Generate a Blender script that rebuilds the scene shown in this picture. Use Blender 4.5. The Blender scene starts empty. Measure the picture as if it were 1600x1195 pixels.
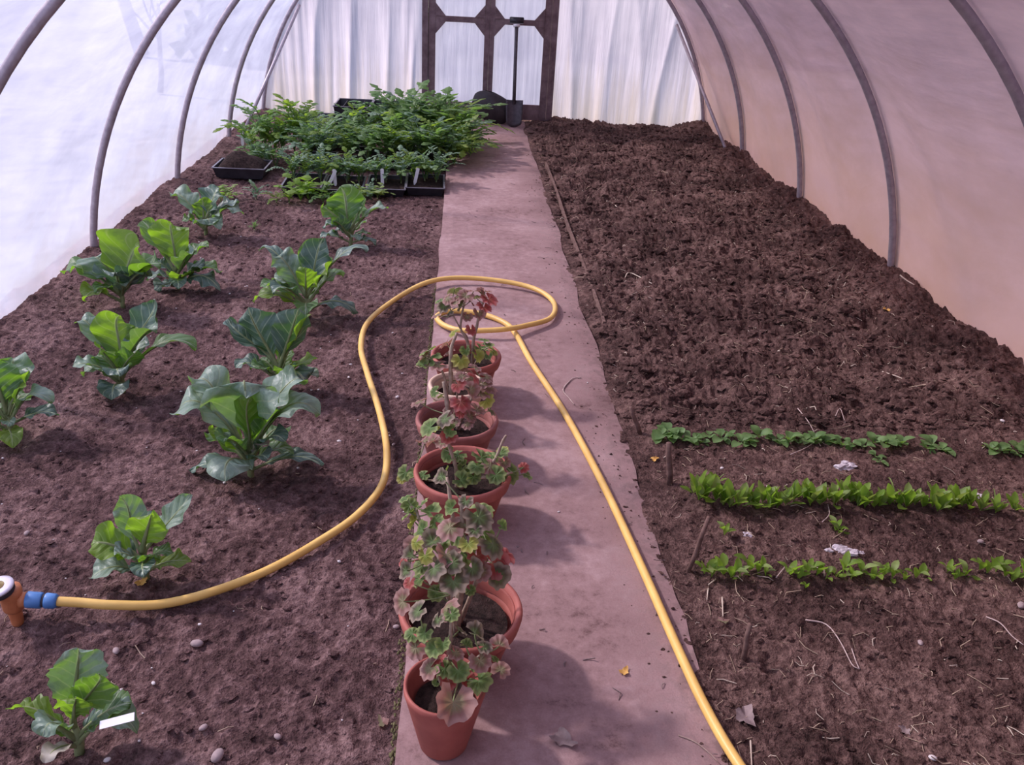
import bpy, math, random
import numpy as np
from mathutils import Vector, Matrix

rng = random.Random(7)
SC = bpy.context.scene
COL = SC.collection
PI = math.pi

# ------------------------------------------------------------------ camera
CAM_H = 1.55
FPX = 1357.0
PITCH, YAW, ROLL = math.radians(26.62), math.radians(4.205), math.radians(3.323)
_f = Vector((math.sin(YAW) * math.cos(PITCH), math.cos(YAW) * math.cos(PITCH), -math.sin(PITCH)))
_r = Vector((math.cos(YAW), -math.sin(YAW), 0))
_u = _r.cross(_f)
C_R = _r * math.cos(ROLL) + _u * math.sin(ROLL)
C_U = _u * math.cos(ROLL) - _r * math.sin(ROLL)
C_F = _f
CAM = Vector((0, 0, CAM_H))
cd = bpy.data.cameras.new('camera')
cd.sensor_fit = 'HORIZONTAL'
cd.sensor_width = 36.0
cd.lens = FPX / 1600 * 36.0
cd.clip_start = .05
co = bpy.data.objects.new('camera', cd)
COL.objects.link(co)
co.matrix_world = Matrix(((C_R.x, C_U.x, -C_F.x, CAM.x), (C_R.y, C_U.y, -C_F.y, CAM.y), (C_R.z, C_U.z, -C_F.z, CAM.z), (0, 0, 0, 1)))
SC.camera = co

# ------------------------------------------------------------------ world, sun, exposure
SUN_AZ, SUN_EL = math.radians(155), math.radians(42)     # direction towards the sun, from +X
w = bpy.data.worlds.new('sky')
SC.world = w
w.use_nodes = True
nt = w.node_tree
bg = nt.nodes['Background']
sky = nt.nodes.new('ShaderNodeTexSky')
sky.sky_type = 'NISHITA'
sky.sun_disc = False
sky.sun_elevation = SUN_EL
sky.sun_rotation = PI / 2 - SUN_AZ
sky.air_density = 1.0
sky.dust_density = 2.5
nt.links.new(sky.outputs[0], bg.inputs[0])
bg.inputs[1].default_value = 0.27
sd = bpy.data.lights.new('sun', 'SUN')
sd.energy = 8.2
sd.color = (1.0, .87, .82)
sd.angle = math.radians(3.5)
so = bpy.data.objects.new('sun', sd)
COL.objects.link(so)
to_sun = Vector((math.cos(SUN_AZ) * math.cos(SUN_EL), math.sin(SUN_AZ) * math.cos(SUN_EL), math.sin(SUN_EL)))
so.rotation_euler = to_sun.to_track_quat('Z', 'Y').to_euler()
so.location = to_sun * 30
SC.view_settings.view_transform = 'Standard'
SC.view_settings.look = 'None'
SC.view_settings.gamma = 1.0
SC.view_settings.use_curve_mapping = False
SC.view_settings.exposure = -0.3


# ------------------------------------------------------------------ helpers: photo pixel -> place
def ray(px, py):
    return C_F * FPX + C_R * (px - 800) - C_U * (py - 597.5)


def gnd(px, py, z=0.0):
    d = ray(px, py)
    return CAM + d * ((z - CAM_H) / d.z)


def onY(px, py, Y):
    d = ray(px, py)
    return CAM + d * (Y / d.y)


# ------------------------------------------------------------------ numpy noise
def _hash(ix, iy, seed):
    n = (ix.astype(np.int64) * 374761393 + iy.astype(np.int64) * 668265263 + seed * 1274126177) & 0xffffffff
    n = ((n ^ (n >> 13)) * 1274126177) & 0xffffffff
    n = (n ^ (n >> 16)) & 0xffffff
    return n / float(0xffffff)


def vn(x, y, seed=0):
    x = np.asarray(x, float)
    y = np.asarray(y, float)
    ix, iy = np.floor(x), np.floor(y)
    fx, fy = x - ix, y - iy
    fx = fx * fx * (3 - 2 * fx)
    fy = fy * fy * (3 - 2 * fy)
    a, b = _hash(ix, iy, seed), _hash(ix + 1, iy, seed)
    c, d = _hash(ix, iy + 1, seed), _hash(ix + 1, iy + 1, seed)
    return (a * (1 - fx) + b * fx) * (1 - fy) + (c * (1 - fx) + d * fx) * fy


def fbm(x, y, f, octv=4, gain=.5, seed=0):
    s, a, t = 0, 1, 0
    for i in range(octv):
        s = s + a * vn(x * f + 13.7 * i, y * f - 7.1 * i, seed + i)
        t += a
        a *= gain
        f *= 2.03
    return s / t


def sstep(a, b, x):
    t = np.clip((x - a) / (b - a), 0, 1)
    return t * t * (3 - 2 * t)


PATH_L, PATH_R = -.105, .61


def h_left(x, y):
    x = np.asarray(x, float)
    y = np.asarray(y, float)
    h = -.035 + .05 * (fbm(x, y, 1.1, 3, .5, 1) - .5)
    h = h + .035 * (fbm(x, y, 6, 3, .5, 2) - .5)
    lump = 1 - np.abs(2 * fbm(x, y, 22, 3, .55, 5) - 1)
    h = h + .020 * (lump - .7)
    h = h + .018 * (fbm(x, y, 55, 3, .65, 9) - .5)
    h = h + .05 * sstep(-1.6, -1.95, x)
    e = sstep(PATH_L - .10, PATH_L + .01, x)
    return h * (1 - e) + (-.03 + .01 * (fbm(x, y, 25, 2, .5, 3) - .5)) * e


def h_right(x, y):
    x = np.asarray(x, float)
    y = np.asarray(y, float)
    dug = sstep(2.72, 3.15, y)
    h = -.012 + .05 * (fbm(x, y, 1.2, 3, .5, 21) - .5)
    big = fbm(x, y, 5, 3, .55, 23) - .5
    mid = np.abs(2 * fbm(x, y, 15, 4, .62, 25) - 1) - .2
    fine = np.abs(2 * fbm(x, y, 42, 3, .65, 27) - 1) - .2
    h = h + (.03 + .07 * dug) * big - (.022 + .026 * dug) * mid - (.014 + .012 * dug) * fine
    h = h + (.008 + .006 * dug) * (fbm(x, y, 95, 2, .6, 29) - .5)
    h = h + .02 * dug + .06 * sstep(2.0, 2.5, x)
    e = sstep(PATH_R + .16, PATH_R - .02, x)
    ragged = .05 * (fbm(x, y, 5.3, 4, .6, 33) - .5) - .010 + .014 * (fbm(x, y, 45, 3, .65, 35) - .5)
    ov = sstep(PATH_R + .0, PATH_R - .07, x)
    return h * (1 - e) + (ragged * (1 - ov) - .03 * ov) * e


def hl(x, y): return float(h_left(x, y))


def hr(x, y): return float(h_right(x, y))


def soil_at(px, py, hf):
    p = gnd(px, py, 0)
    for _ in range(4):
        p = gnd(px, py, hf(p.x, p.y))
    return p


# ------------------------------------------------------------------ materials
MATS = {}


def new_mat(name):
    m = bpy.data.materials.new(name)
    m.use_nodes = True
    t = m.node_tree
    t.nodes.clear()
    out = t.nodes.new('ShaderNodeOutputMaterial')
    MATS[name] = m
    return m, t, out


def nd(t, kind, **kw):
    n = t.nodes.new(kind)
    for k, v in kw.items():
        if k in n.inputs.keys():
            n.inputs[k].default_value = v
        else:
            setattr(n, k, v)
    return n


def c4(c): return (c[0], c[1], c[2], 1)


def ramp(t, fac, stops):
    r = t.nodes.new('ShaderNodeValToRGB')
    el = r.color_ramp.elements
    while len(el) > 1:
        el.remove(el[-1])
    el[0].position = stops[0][0]
    el[0].color = c4(stops[0][1])
    for p, c in stops[1:]:
        e = el.new(p)
        e.color = c4(c)
    t.links.new(fac, r.inputs[0])
    return r.outputs[0]


def noise(t, scale, detail=4, vec=None, rough=.55):
    n = nd(t, 'ShaderNodeTexNoise')
    n.inputs['Scale'].default_value = scale
    n.inputs['Detail'].default_value = detail
    n.inputs['Roughness'].default_value = rough
    if vec is not None:
        t.links.new(vec, n.inputs['Vector'])
    return n.outputs['Fac']


def pos(t):
    return nd(t, 'ShaderNodeNewGeometry').outputs['Position']


def objco(t):
    return nd(t, 'ShaderNodeTexCoord').outputs['Object']


def math_n(t, op, a, b=None):
    n = nd(t, 'ShaderNodeMath')
    n.operation = op
    for i, v in enumerate((a, b)):
        if v is None:
            continue
        if isinstance(v, (int, float)):
            n.inputs[i].default_value = v
        else:
            t.links.new(v, n.inputs[i])
    return n.outputs[0]


def mixc(t, fac, a, b, mode='MIX'):
    n = nd(t, 'ShaderNodeMix')
    n.data_type = 'RGBA'
    n.blend_type = mode
    for sock, v in ((n.inputs[0], fac), (n.inputs[6], a), (n.inputs[7], b)):
        if isinstance(v, (int, float)):
            sock.default_value = v
        elif isinstance(v, tuple):
            sock.default_value = c4(v)
        else:
            t.links.new(v, sock)
    return n.outputs[2]


def bump(t, h, strength=.5, dist=.01):
    b = nd(t, 'ShaderNodeBump')
    b.inputs['Strength'].default_value = strength
    b.inputs['Distance'].default_value = dist
    t.links.new(h, b.inputs['Height'])
    return b.outputs[0]


def mat_simple(name, stops, scale=20, rough=.6, spec=.3, metal=0, bstr=.3, bdist=.003, detail=4, world=False):
    m, t, out = new_mat(name)
    v = pos(t) if world else objco(t)
    f = noise(t, scale, detail, v)
    p = nd(t, 'ShaderNodeBsdfPrincipled')
    t.links.new(ramp(t, f, stops), p.inputs['Base Color'])
    p.inputs['Roughness'].default_value = rough
    p.inputs['Specular IOR Level'].default_value = spec
    p.inputs['Metallic'].default_value = metal
    if bstr:
        f2 = noise(t, scale * 4, 3, v)
        t.links.new(bump(t, f2, bstr, bdist), p.inputs['Normal'])
    t.links.new(p.outputs[0], out.inputs[0])
    return m


def mat_soil(name, dark, mid, light, seed=0.0):
    m, t, out = new_mat(name)
    v = pos(t)
    f1 = noise(t, 3.0, 5, v, .6)
    f2 = noise(t, 34, 5, v, .65)
    f3 = noise(t, 130, 3, v, .6)
    mixf = math_n(t, 'ADD', math_n(t, 'MULTIPLY', f1, .4), math_n(t, 'ADD', math_n(t, 'MULTIPLY', f2, .42), math_n(t, 'MULTIPLY', f3, .2)))
    col = ramp(t, mixf, [(.40, dark), (.51, mid), (.62, light)])
    p = nd(t, 'ShaderNodeBsdfPrincipled')
    t.links.new(col, p.inputs['Base Color'])
    p.inputs['Roughness'].default_value = .95
    p.inputs['Specular IOR Level'].default_value = .12
    hh = math_n(t, 'ADD', f2, math_n(t, 'MULTIPLY', f3, .6))
    t.links.new(bump(t, hh, 1.0, .018), p.inputs['Normal'])
    t.links.new(p.outputs[0], out.inputs[0])
    return m


def mat_film(name, transp, tcol, dcol, stain=None, streak=True, tr_tint=(.86, .88, 1), vertical=False, refl=.35):
    """thin milky polythene: lets part of the light straight through, scatters the rest"""
    m, t, out = new_mat(name)
    v = pos(t)
    mp = nd(t, 'ShaderNodeMapping')
    mp.inputs['Scale'].default_value = (6, .8, .9) if not vertical else (9, 3, .55)
    t.links.new(v, mp.inputs[0])
    s1 = noise(t, 2.0, 5, mp.outputs[0], .6)
    s2 = noise(t, 1.4, 4, v, .6)
    dirt = ramp(t, math_n(t, 'ADD', math_n(t, 'MULTIPLY', s1, .5), math_n(t, 'MULTIPLY', s2, .5)),
                [(.36, (.72, .72, .76)), (.60, (1, 1, 1))])
    base_t = mixc(t, 1.0, tcol, dirt, 'MULTIPLY')
    base_d = mixc(t, 1.0, dcol, dirt, 'MULTIPLY')
    fac_tr = transp
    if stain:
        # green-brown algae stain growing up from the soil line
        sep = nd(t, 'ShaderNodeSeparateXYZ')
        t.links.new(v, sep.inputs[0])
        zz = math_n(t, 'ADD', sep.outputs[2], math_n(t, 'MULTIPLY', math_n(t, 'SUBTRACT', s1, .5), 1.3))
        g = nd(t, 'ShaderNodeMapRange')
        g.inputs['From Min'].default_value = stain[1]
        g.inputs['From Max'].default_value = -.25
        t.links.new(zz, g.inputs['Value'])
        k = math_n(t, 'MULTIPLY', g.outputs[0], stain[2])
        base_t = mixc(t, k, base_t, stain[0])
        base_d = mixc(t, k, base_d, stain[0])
    tl = nd(t, 'ShaderNodeBsdfTranslucent')
    t.links.new(base_t, tl.inputs['Color'])
    df = nd(t, 'ShaderNodeBsdfDiffuse')
    t.links.new(base_d, df.inputs['Color'])
    tp = nd(t, 'ShaderNodeBsdfTransparent')
    tp.inputs['Color'].default_value = c4(tr_tint)
    gl = nd(t, 'ShaderNodeBsdfGlossy')
    gl.inputs['Roughness'].default_value = .35
    gl.inputs['Color'].default_value = (.9, .9, 1, 1)
    bn = bump(t, s1, .25, .03)
    for n in (tl, df, gl):
        t.links.new(bn, n.inputs['Normal'])
    m1 = nd(t, 'ShaderNodeMixShader')
    m1.inputs[0].default_value = refl
    t.links.new(tl.outputs[0], m1.inputs[1])
    t.links.new(df.outputs[0], m1.inputs[2])
    m2 = nd(t, 'ShaderNodeMixShader')
    m2.inputs[0].default_value = fac_tr
    t.links.new(m1.outputs[0], m2.inputs[1])
    t.links.new(tp.outputs[0], m2.inputs[2])
    m3 = nd(t, 'ShaderNodeMixShader')
    m3.inputs[0].default_value = .03
    t.links.new(m2.outputs[0], m3.inputs[1])
    t.links.new(gl.outputs[0], m3.inputs[2])
    t.links.new(m3.outputs[0], out.inputs[0])
    return m


def leaf_shader(t, out, col, tcol, fac=.4, rough=.5, spec=.35, nrm=None, sheen=0):
    p = nd(t, 'ShaderNodeBsdfPrincipled')
    if isinstance(col, tuple):
        p.inputs['Base Color'].default_value = c4(col)
    else:
        t.links.new(col, p.inputs['Base Color'])
    p.inputs['Roughness'].default_value = rough
    p.inputs['Specular IOR Level'].default_value = spec
    if sheen:
        p.inputs['Sheen Weight'].default_value = sheen
    tl = nd(t, 'ShaderNodeBsdfTranslucent')
    if isinstance(tcol, tuple):
        tl.inputs['Color'].default_value = c4(tcol)
    else:
        t.links.new(tcol, tl.inputs['Color'])
    if nrm is not None:
        t.links.new(nrm, p.inputs['Normal'])
        t.links.new(nrm, tl.inputs['Normal'])
    mx = nd(t, 'ShaderNodeMixShader')
    mx.inputs[0].default_value = fac
    t.links.new(p.outputs[0], mx.inputs[1])
    t.links.new(tl.outputs[0], mx.inputs[2])
    t.links.new(mx.outputs[0], out.inputs[0])


def mat_brassica(name, dark, light, trans, vein=(.42, .5, .34), fac=.42):
    m, t, out = new_mat(name)
    uv = nd(t, 'ShaderNodeUVMap').outputs[0]
    sep = nd(t, 'ShaderNodeSeparateXYZ')
    t.links.new(uv, sep.inputs[0])
    au = math_n(t, 'ABSOLUTE', math_n(t, 'SUBTRACT', sep.outputs[0], .5))      # 0 midrib .. .5 edge
    # side veins slant forward
    vv = math_n(t, 'FRACT', math_n(t, 'SUBTRACT', math_n(t, 'MULTIPLY', sep.outputs[1], 6.5), math_n(t, 'MULTIPLY', au, 3.2)))
    dv = math_n(t, 'ABSOLUTE', math_n(t, 'SUBTRACT', vv, .5))
    sv = nd(t, 'ShaderNodeMapRange')
    sv.inputs['From Min'].default_value = .09
    sv.inputs['From Max'].default_value = .0
    t.links.new(dv, sv.inputs['Value'])
    mid = nd(t, 'ShaderNodeMapRange')
    mid.inputs['From Min'].default_value = .05
    mid.inputs['From Max'].default_value = .018
    t.links.new(au, mid.inputs['Value'])
    vfac = math_n(t, 'MAXIMUM', math_n(t, 'MULTIPLY', sv.outputs[0], .55), mid.outputs[0])
    f = noise(t, 16, 4, objco(t))
    body = ramp(t, f, [(.35, dark), (.65, light)])
    col = mixc(t, vfac, body, vein)
    tc = mixc(t, math_n(t, 'MULTIPLY', vfac, .5), mixc(t, f, trans, tuple(x * .7 for x in trans)), (.5, .6, .2))
    hgt = math_n(t, 'ADD', math_n(t, 'MULTIPLY', dv, .8), math_n(t, 'MULTIPLY', noise(t, 45, 3, objco(t)), .6))
    leaf_shader(t, out, col, tc, fac, .42, .5, bump(t, hgt, .55, .010))
    return m


def mat_pelargonium(name, centre, zone, edge, trans, fac=.35):
    m, t, out = new_mat(name)
    uv = nd(t, 'ShaderNodeUVMap').outputs[0]
    sep = nd(t, 'ShaderNodeSeparateXYZ')
    t.links.new(uv, sep.inputs[0])
    f = noise(t, 60, 3, objco(t))
    r = math_n(t, 'ADD', sep.outputs[0], math_n(t, 'MULTIPLY', math_n(t, 'SUBTRACT', f, .5), .25))
    col = ramp(t, r, [(.05, tuple(min(1, 1.25 * x + .03) for x in centre)), (.38, centre), (.62, zone), (.86, edge)])
    ray_ = math_n(t, 'ABSOLUTE', math_n(t, 'SUBTRACT', math_n(t, 'FRACT', math_n(t, 'MULTIPLY', sep.outputs[1], 9)), .5))
    tc = mixc(t, .5, col, trans)
    leaf_shader(t, out, col, tc, fac, .6, .25, bump(t, ray_, .35, .006), sheen=.04)
    return m


def mat_leaf(name, stops, trans, fac=.4, rough=.5, scale=25):
    m, t, out = new_mat(name)
    f = noise(t, scale, 3, pos(t))
    leaf_shader(t, out, ramp(t, f, stops), trans, fac, rough, .3)
    return m


mat_soil('soil_left', (.042, .022, .021), (.122, .067, .064), (.27, .165, .155))
mat_soil('soil_right', (.032, .017, .015), (.100, .055, .048), (.225, .135, .115))
mat_simple('compost', [(.3, (.012, .008, .007)), (.7, (.055, .034, .030))], 70, .95, .1, bstr=.9, bdist=.006)
# path: worn concrete, earth trodden into it
m, t, out = new_mat('concrete')
v = pos(t)
f1 = noise(t, 2.2, 6, v, .6)
f2 = noise(t, 26, 5, v, .65)
f3 = noise(t, 220, 2, v)
cc = ramp(t, math_n(t, 'ADD', math_n(t, 'MULTIPLY', f1, .55), math_n(t, 'ADD', math_n(t, 'MULTIPLY', f2, .35), math_n(t, 'MULTIPLY', f3, .1))),
          [(.37, (.13, .072, .068)), (.43, (.235, .142, .137)), (.50, (.29, .18, .174)), (.60, (.375, .25, .243))])
sx = nd(t, 'ShaderNodeSeparateXYZ')
t.links.new(v, sx.inputs[0])
ed = nd(t, 'ShaderNodeMapRange')
ed.inputs['From Min'].default_value = .40
ed.inputs['From Max'].default_value = .66
t.links.new(sx.outputs[0], ed.inputs['Value'])
crumb = math_n(t, 'MULTIPLY', ed.outputs[0], ramp(t, f2, [(.44, (0, 0, 0)), (.58, (1, 1, 1))]))
cc = mixc(t, math_n(t, 'MULTIPLY', crumb, .7), cc, (.11, .068, .06))
p = nd(t, 'ShaderNodeBsdfPrincipled')
t.links.new(cc, p.inputs['Base Color'])
p.inputs['Roughness'].default_value = .85
p.inputs['Specular IOR Level'].default_value = .2
t.links.new(bump(t, math_n(t, 'ADD', f2, math_n(t, 'MULTIPLY', f3, .4)), .35, .006), p.inputs['Normal'])
t.links.new(p.outputs[0], out.inputs[0])

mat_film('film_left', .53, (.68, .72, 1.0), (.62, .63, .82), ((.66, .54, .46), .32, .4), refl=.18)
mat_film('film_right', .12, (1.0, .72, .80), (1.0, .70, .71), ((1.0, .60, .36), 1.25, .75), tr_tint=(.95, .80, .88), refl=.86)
mat_film('film_back', .16, (.88, .83, 1.0), (.74, .71, .84), ((.80, .66, .44), .55, .6), vertical=True)
mat_film('film_door', .16, (.80, .80, 1.0), (.66, .65, .86), None, vertical=True)
mat_simple('galvanised', [(.3, (.31, .255, .285)), (.7, (.44, .375, .41))], 30, .45, .4, .35, .1)
mat_simple('old_timber', [(.3, (.125, .080, .085)), (.7, (.23, .160, .165))], 14, .85, .2, 0, .4)
mat_simple('stake_wood', [(.3, (.10, .055, .045)), (.7, (.21, .13, .11))], 40, .85, .15, 0, .4)
mat_simple('terracotta', [(.3, (.275, .073, .058)), (.7, (.38, .115, .09))], 16, .65, .3, 0, .12, .002)
mat_simple('terracotta_dusky', [(.3, (.235, .082, .072)), (.7, (.36, .145, .125))], 16, .7, .25, 0, .15, .002)
mat_simple('terracotta_pale', [(.3, (.56, .38, .28)), (.7, (.72, .53, .42))], 18, .75, .2, 0, .2, .002)
mat_simple('hose_yellow', [(.3, (.64, .385, .10)), (.7, (.80, .52, .15))], 8, .42, .4, 0, .05)
mat_simple('copper_plastic', [(.3, (.42, .13, .05)), (.7, (.56, .20, .085))], 30, .4, .4, 0, .1)
mat_simple('blue_plastic', [(.3, (.05, .15, .38)), (.7, (.09, .23, .50))], 30, .35, .5, 0, .05)
mat_simple('dark_rubber', [(.3, (.02, .016, .02)), (.7, (.05, .04, .05))], 30, .6, .3, 0, .05)
mat_simple('grey_disc', [(.3, (.50, .45, .52)), (.7, (.66, .60, .66))], 40, .35, .5, .2, .05)
mat_simple('brass', [(.3, (.42, .28, .10)), (.7, (.60, .44, .20))], 40, .35, .5, .8, .05)
mat_simple('black_plastic', [(.3, (.016, .013, .018)), (.7, (.034, .029, .036))], 20, .45, .4, 0, .05)
mat_simple('tray_rim', [(.3, (.10, .09, .11)), (.7, (.19, .17, .20))], 20, .35, .5, 0, .05)
mat_simple('white_plastic', [(.3, (.72, .70, .72)), (.7, (.84, .82, .82))], 20, .4, .4, 0, .05)
mat_simple('steel_grey', [(.3, (.045, .037, .043)), (.7, (.085, .07, .08))], 25, .5, .4, .3, .1)
mat_simple('sack_plastic', [(.3, (.020, .016, .018)), (.7, (.05, .04, .042))], 12, .55, .35, 0, .4)
mat_simple('stone', [(.3, (.25, .18, .175)), (.7, (.42, .33, .32))], 30, .8, .2, 0, .3)
mat_simple('stone_white', [(.3, (.50, .43, .42)), (.7, (.70, .65, .64))], 30, .7, .2, 0, .2)
mat_simple('straw', [(.3, (.30, .21, .15)), (.7, (.50, .38, .28))], 30, .8, .2, 0, 0)
mat_simple('straw_pale', [(.3, (.42, .33, .26)), (.7, (.60, .50, .41))], 30, .8, .2, 0, 0)
mat_simple('twig', [(.3, (.20, .13, .11)), (.7, (.36, .26, .22))], 50, .85, .15, 0, .3)
mat_simple('twig_pale', [(.3, (.36, .26, .235)), (.7, (.52, .40, .37))], 50, .85, .15, 0, .3)
mat_simple('fluff', [(.3, (.34, .29, .31)), (.7, (.62, .55, .58))], 50, .9, .1, 0, .6)
mat_simple('dead_leaf', [(.3, (.46, .24, .06)), (.7, (.62, .38, .12))], 50, .8, .2, 0, .3)
mat_simple('grey_leaf', [(.3, (.16, .11, .11)), (.7, (.28, .21, .20))], 50, .8, .2, 0, .3)
mat_simple('bark', [(.3, (.05, .035, .032)), (.7, (.12, .09, .08))], 20, .9, .1, 0, .5)
mat_simple('grass', [(.3, (.09, .09, .07)), (.7, (.19, .18, .15))], 6, .9, .1, 0, .5, .02, world=True)
mat_simple('moss', [(.3, (.07, .065, .03)), (.7, (.16, .14, .07))], 60, .95, .1, 0, .8)
mat_simple('stem_wood', [(.3, (.24, .165, .12)), (.7, (.42, .32, .24))], 60, .8, .2, 0, .3)
mat_leaf('stem_green', [(.3, (.16, .20, .08)), (.7, (.30, .33, .16))], (.3, .35, .1), .15)
mat_brassica('cabbage_glaucous_lit', (.16, .24, .175), (.34, .44, .355), (.20, .40, .03))  # waxy grey-green leaf, paled further in its colour to look sunlit from above
mat_brassica('cabbage_green', (.07, .15, .055), (.15, .26, .11), (.26, .52, .03), fac=.5)
mat_brassica('cabbage_backlit', (.13, .22, .04), (.23, .34, .07), (.34, .62, .03), vein=(.40, .5, .2), fac=.58)  # yellow-green put into the leaf colour for blades with sun behind them
mat_brassica('cabbage_dark', (.06, .11, .085), (.135, .205, .165), (.10, .24, .04), fac=.3)
mat_leaf('withered', [(.3, (.30, .26, .20)), (.7, (.55, .50, .44))], (.3, .25, .15), .2)
mat_pelargonium('pel_green', (.095, .165, .042), (.10, .15, .05), (.25, .30, .11), (.32, .46, .05))
mat_pelargonium('pel_zonal', (.105, .155, .055), (.105, .085, .062), (.30, .23, .175), (.34, .34, .08))
mat_pelargonium('pel_pink', (.21, .19, .10), (.25, .13, .11), (.37, .22, .19), (.55, .22, .13))
mat_pelargonium('pel_red', (.28, .085, .06), (.37, .07, .068), (.43, .16, .145), (.72, .12, .09), .42)
mat_pelargonium('pel_yellow', (.25, .30, .06), (.33, .34, .07), (.44, .42, .14), (.6, .65, .08), .5)
mat_leaf('seedling_round', [(.35, (.09, .17, .055)), (.65, (.19, .30, .11))], (.24, .44, .06), .4)
mat_leaf('seedling_spear', [(.35, (.12, .21, .03)), (.65, (.24, .36, .06))], (.36, .60, .05), .48)
mat_leaf('seedling_pale', [(.35, (.17, .25, .07)), (.65, (.30, .38, .13))], (.38, .52, .08), .42)
mat_leaf('tray_green', [(.35, (.085, .165, .05)), (.65, (.18, .28, .10))], (.24, .44, .07), .42, scale=14)
mat_leaf('tray_blue', [(.35, (.10, .175, .105)), (.65, (.22, .31, .20))], (.20, .38, .12), .38, scale=14)
mat_leaf('tray_lime', [(.35, (.13, .21, .04)), (.65, (.25, .34, .08))], (.36, .55, .05), .5, scale=14)
mat_leaf('hedge_leaf', [(.35, (.035, .055, .03)), (.65, (.08, .11, .055))], (.08, .12, .03), .25, scale=4)


# ------------------------------------------------------------------ mesh building
class MB:
    def __init__(s):
        s.v, s.f, s.mi, s.uv = [], [], [], []

    def _add(s, vs, fs, mi=0, uv=None):
        o = len(s.v)
        s.v += [tuple(p) for p in vs]
        s.f += [tuple(i + o for i in f) for f in fs]
        s.mi += [mi] * len(fs)
        s.uv += uv if uv is not None else [(0, 0)] * len(vs)

    def box(s, c, d, mi=0, rot=None):
        vs = [Vector(((i & 1) - .5, ((i >> 1) & 1) - .5, (i >> 2) - .5)) for i in range(8)]
        vs = [Vector((q.x * d[0], q.y * d[1], q.z * d[2])) for q in vs]
        if rot is not None:
            vs = [rot @ q for q in vs]
        c = Vector(c)
        s._add([q + c for q in vs], [(0, 2, 3, 1), (4, 5, 7, 6), (0, 1, 5, 4), (2, 6, 7, 3), (0, 4, 6, 2), (1, 3, 7, 5)], mi)

    def prism(s, poly, y0, y1, mi=0):
        """polygon in x,z extruded along y"""
        n = len(poly)
        vs = [(x, y0, z) for x, z in poly] + [(x, y1, z) for x, z in poly]
        fs = [tuple(range(n)), tuple(range(2 * n - 1, n - 1, -1))]
        fs += [(i, i + n, (i + 1) % n + n, (i + 1) % n) for i in range(n)]
        s._add(vs, fs, mi)

    def tube(s, pts, rad, n=8, mi=0, cap=True):
        pts = [Vector(p) for p in pts]
        if isinstance(rad, (int, float)):
            rad = [rad] * len(pts)
        vs, fs = [], []
        ref = None
        for i, p in enumerate(pts):
            tg = (pts[min(i + 1, len(pts) - 1)] - pts[max(i - 1, 0)])
            tg = tg.normalized() if tg.length > 1e-9 else Vector((0, 0, 1))
            if ref is None:
                ref = Vector((1, 0, 0)) if abs(tg.x) < .8 else Vector((0, 1, 0))
            a = (ref - tg * ref.dot(tg)).normalized()
            b = tg.cross(a)
            ref = a
            for k in range(n):
                an = 2 * PI * k / n
                vs.append(p + (a * math.cos(an) + b * math.sin(an)) * rad[i])
        for i in range(len(pts) - 1):
            for k in range(n):
                fs.append((i * n + k, i * n + (k + 1) % n, (i + 1) * n + (k + 1) % n, (i + 1) * n + k))
        if cap:
            fs.append(tuple(range(n - 1, -1, -1)))
            e = (len(pts) - 1) * n
            fs.append(tuple(range(e, e + n)))
        s._add(vs, fs, mi)

    def lathe(s, prof, n=40, c=(0, 0, 0), mi=0, wob=0.0):
        vs, fs = [], []
        for (r, z) in prof:
            for k in range(n):
                a = 2 * PI * k / n
                vs.append((c[0] + r * math.cos(a), c[1] + r * math.sin(a), c[2] + z))
        m_ = len(prof)
        for i in range(m_ - 1):
            for k in range(n):
                fs.append((i * n + k, i * n + (k + 1) % n, (i + 1) * n + (k + 1) % n, (i + 1) * n + k))
        s._add(vs, fs, mi)
        for i, flip in ((0, True), (m_ - 1, False)):
            if prof[i][0] < 1e-6:
                continue
        return s

    def grid(s, fn, nu, nv, mi=0):
        vs, uv, fs = [], [], []
        for j in range(nv + 1):
            for i in range(nu + 1):
                u, v = i / nu, j / nv
                vs.append(fn(u, v))
                uv.append((u, v))
        for j in range(nv):
            for i in range(nu):
                a = j * (nu + 1) + i
                fs.append((a, a + 1, a + nu + 2, a + nu + 1))
        s._add(vs, fs, mi, uv)

    def lump(s, c, r, seed=0, sq=(1, 1, 1), sub=1, amp=.3, mi=0):
        vs, fs = ICO[sub]
        rr = random.Random(seed)
        out = []
        for q in vs:
            k = 1 + amp * (rr.random() - .5) * 2
            out.append((c[0] + q[0] * r * sq[0] * k, c[1] + q[1] * r * sq[1] * k, c[2] + q[2] * r * sq[2] * k))
        s._add(out, fs, mi)

    def mesh(s, name, mats, smooth=True):
        me = bpy.data.meshes.new(name)
        me.from_pydata(s.v, [], s.f)
        if any(u != (0, 0) for u in s.uv):
            ul = me.uv_layers.new(name='UVMap')
            li = np.zeros(len(me.loops), dtype=np.int32)
            me.loops.foreach_get('vertex_index', li)
            ua = np.array(s.uv, dtype=np.float32)[li]
            ul.data.foreach_set('uv', ua.ravel())
        for mm in (mats if isinstance(mats, (list, tuple)) else [mats]):
            me.materials.append(MATS[mm])
        if len(set(s.mi)) > 1:
            me.polygons.foreach_set('material_index', s.mi)
        me.polygons.foreach_set('use_smooth', [smooth] * len(me.polygons))
        me.update()
        return me

    def build(s, name, mats, parent=None, smooth=True):
        return link(name, s.mesh(name, mats, smooth), parent)


def link(name, me, parent=None):
    o = bpy.data.objects.new(name, me)
    COL.objects.link(o)
    if parent is not None:
        o.parent = parent
    return o


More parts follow.
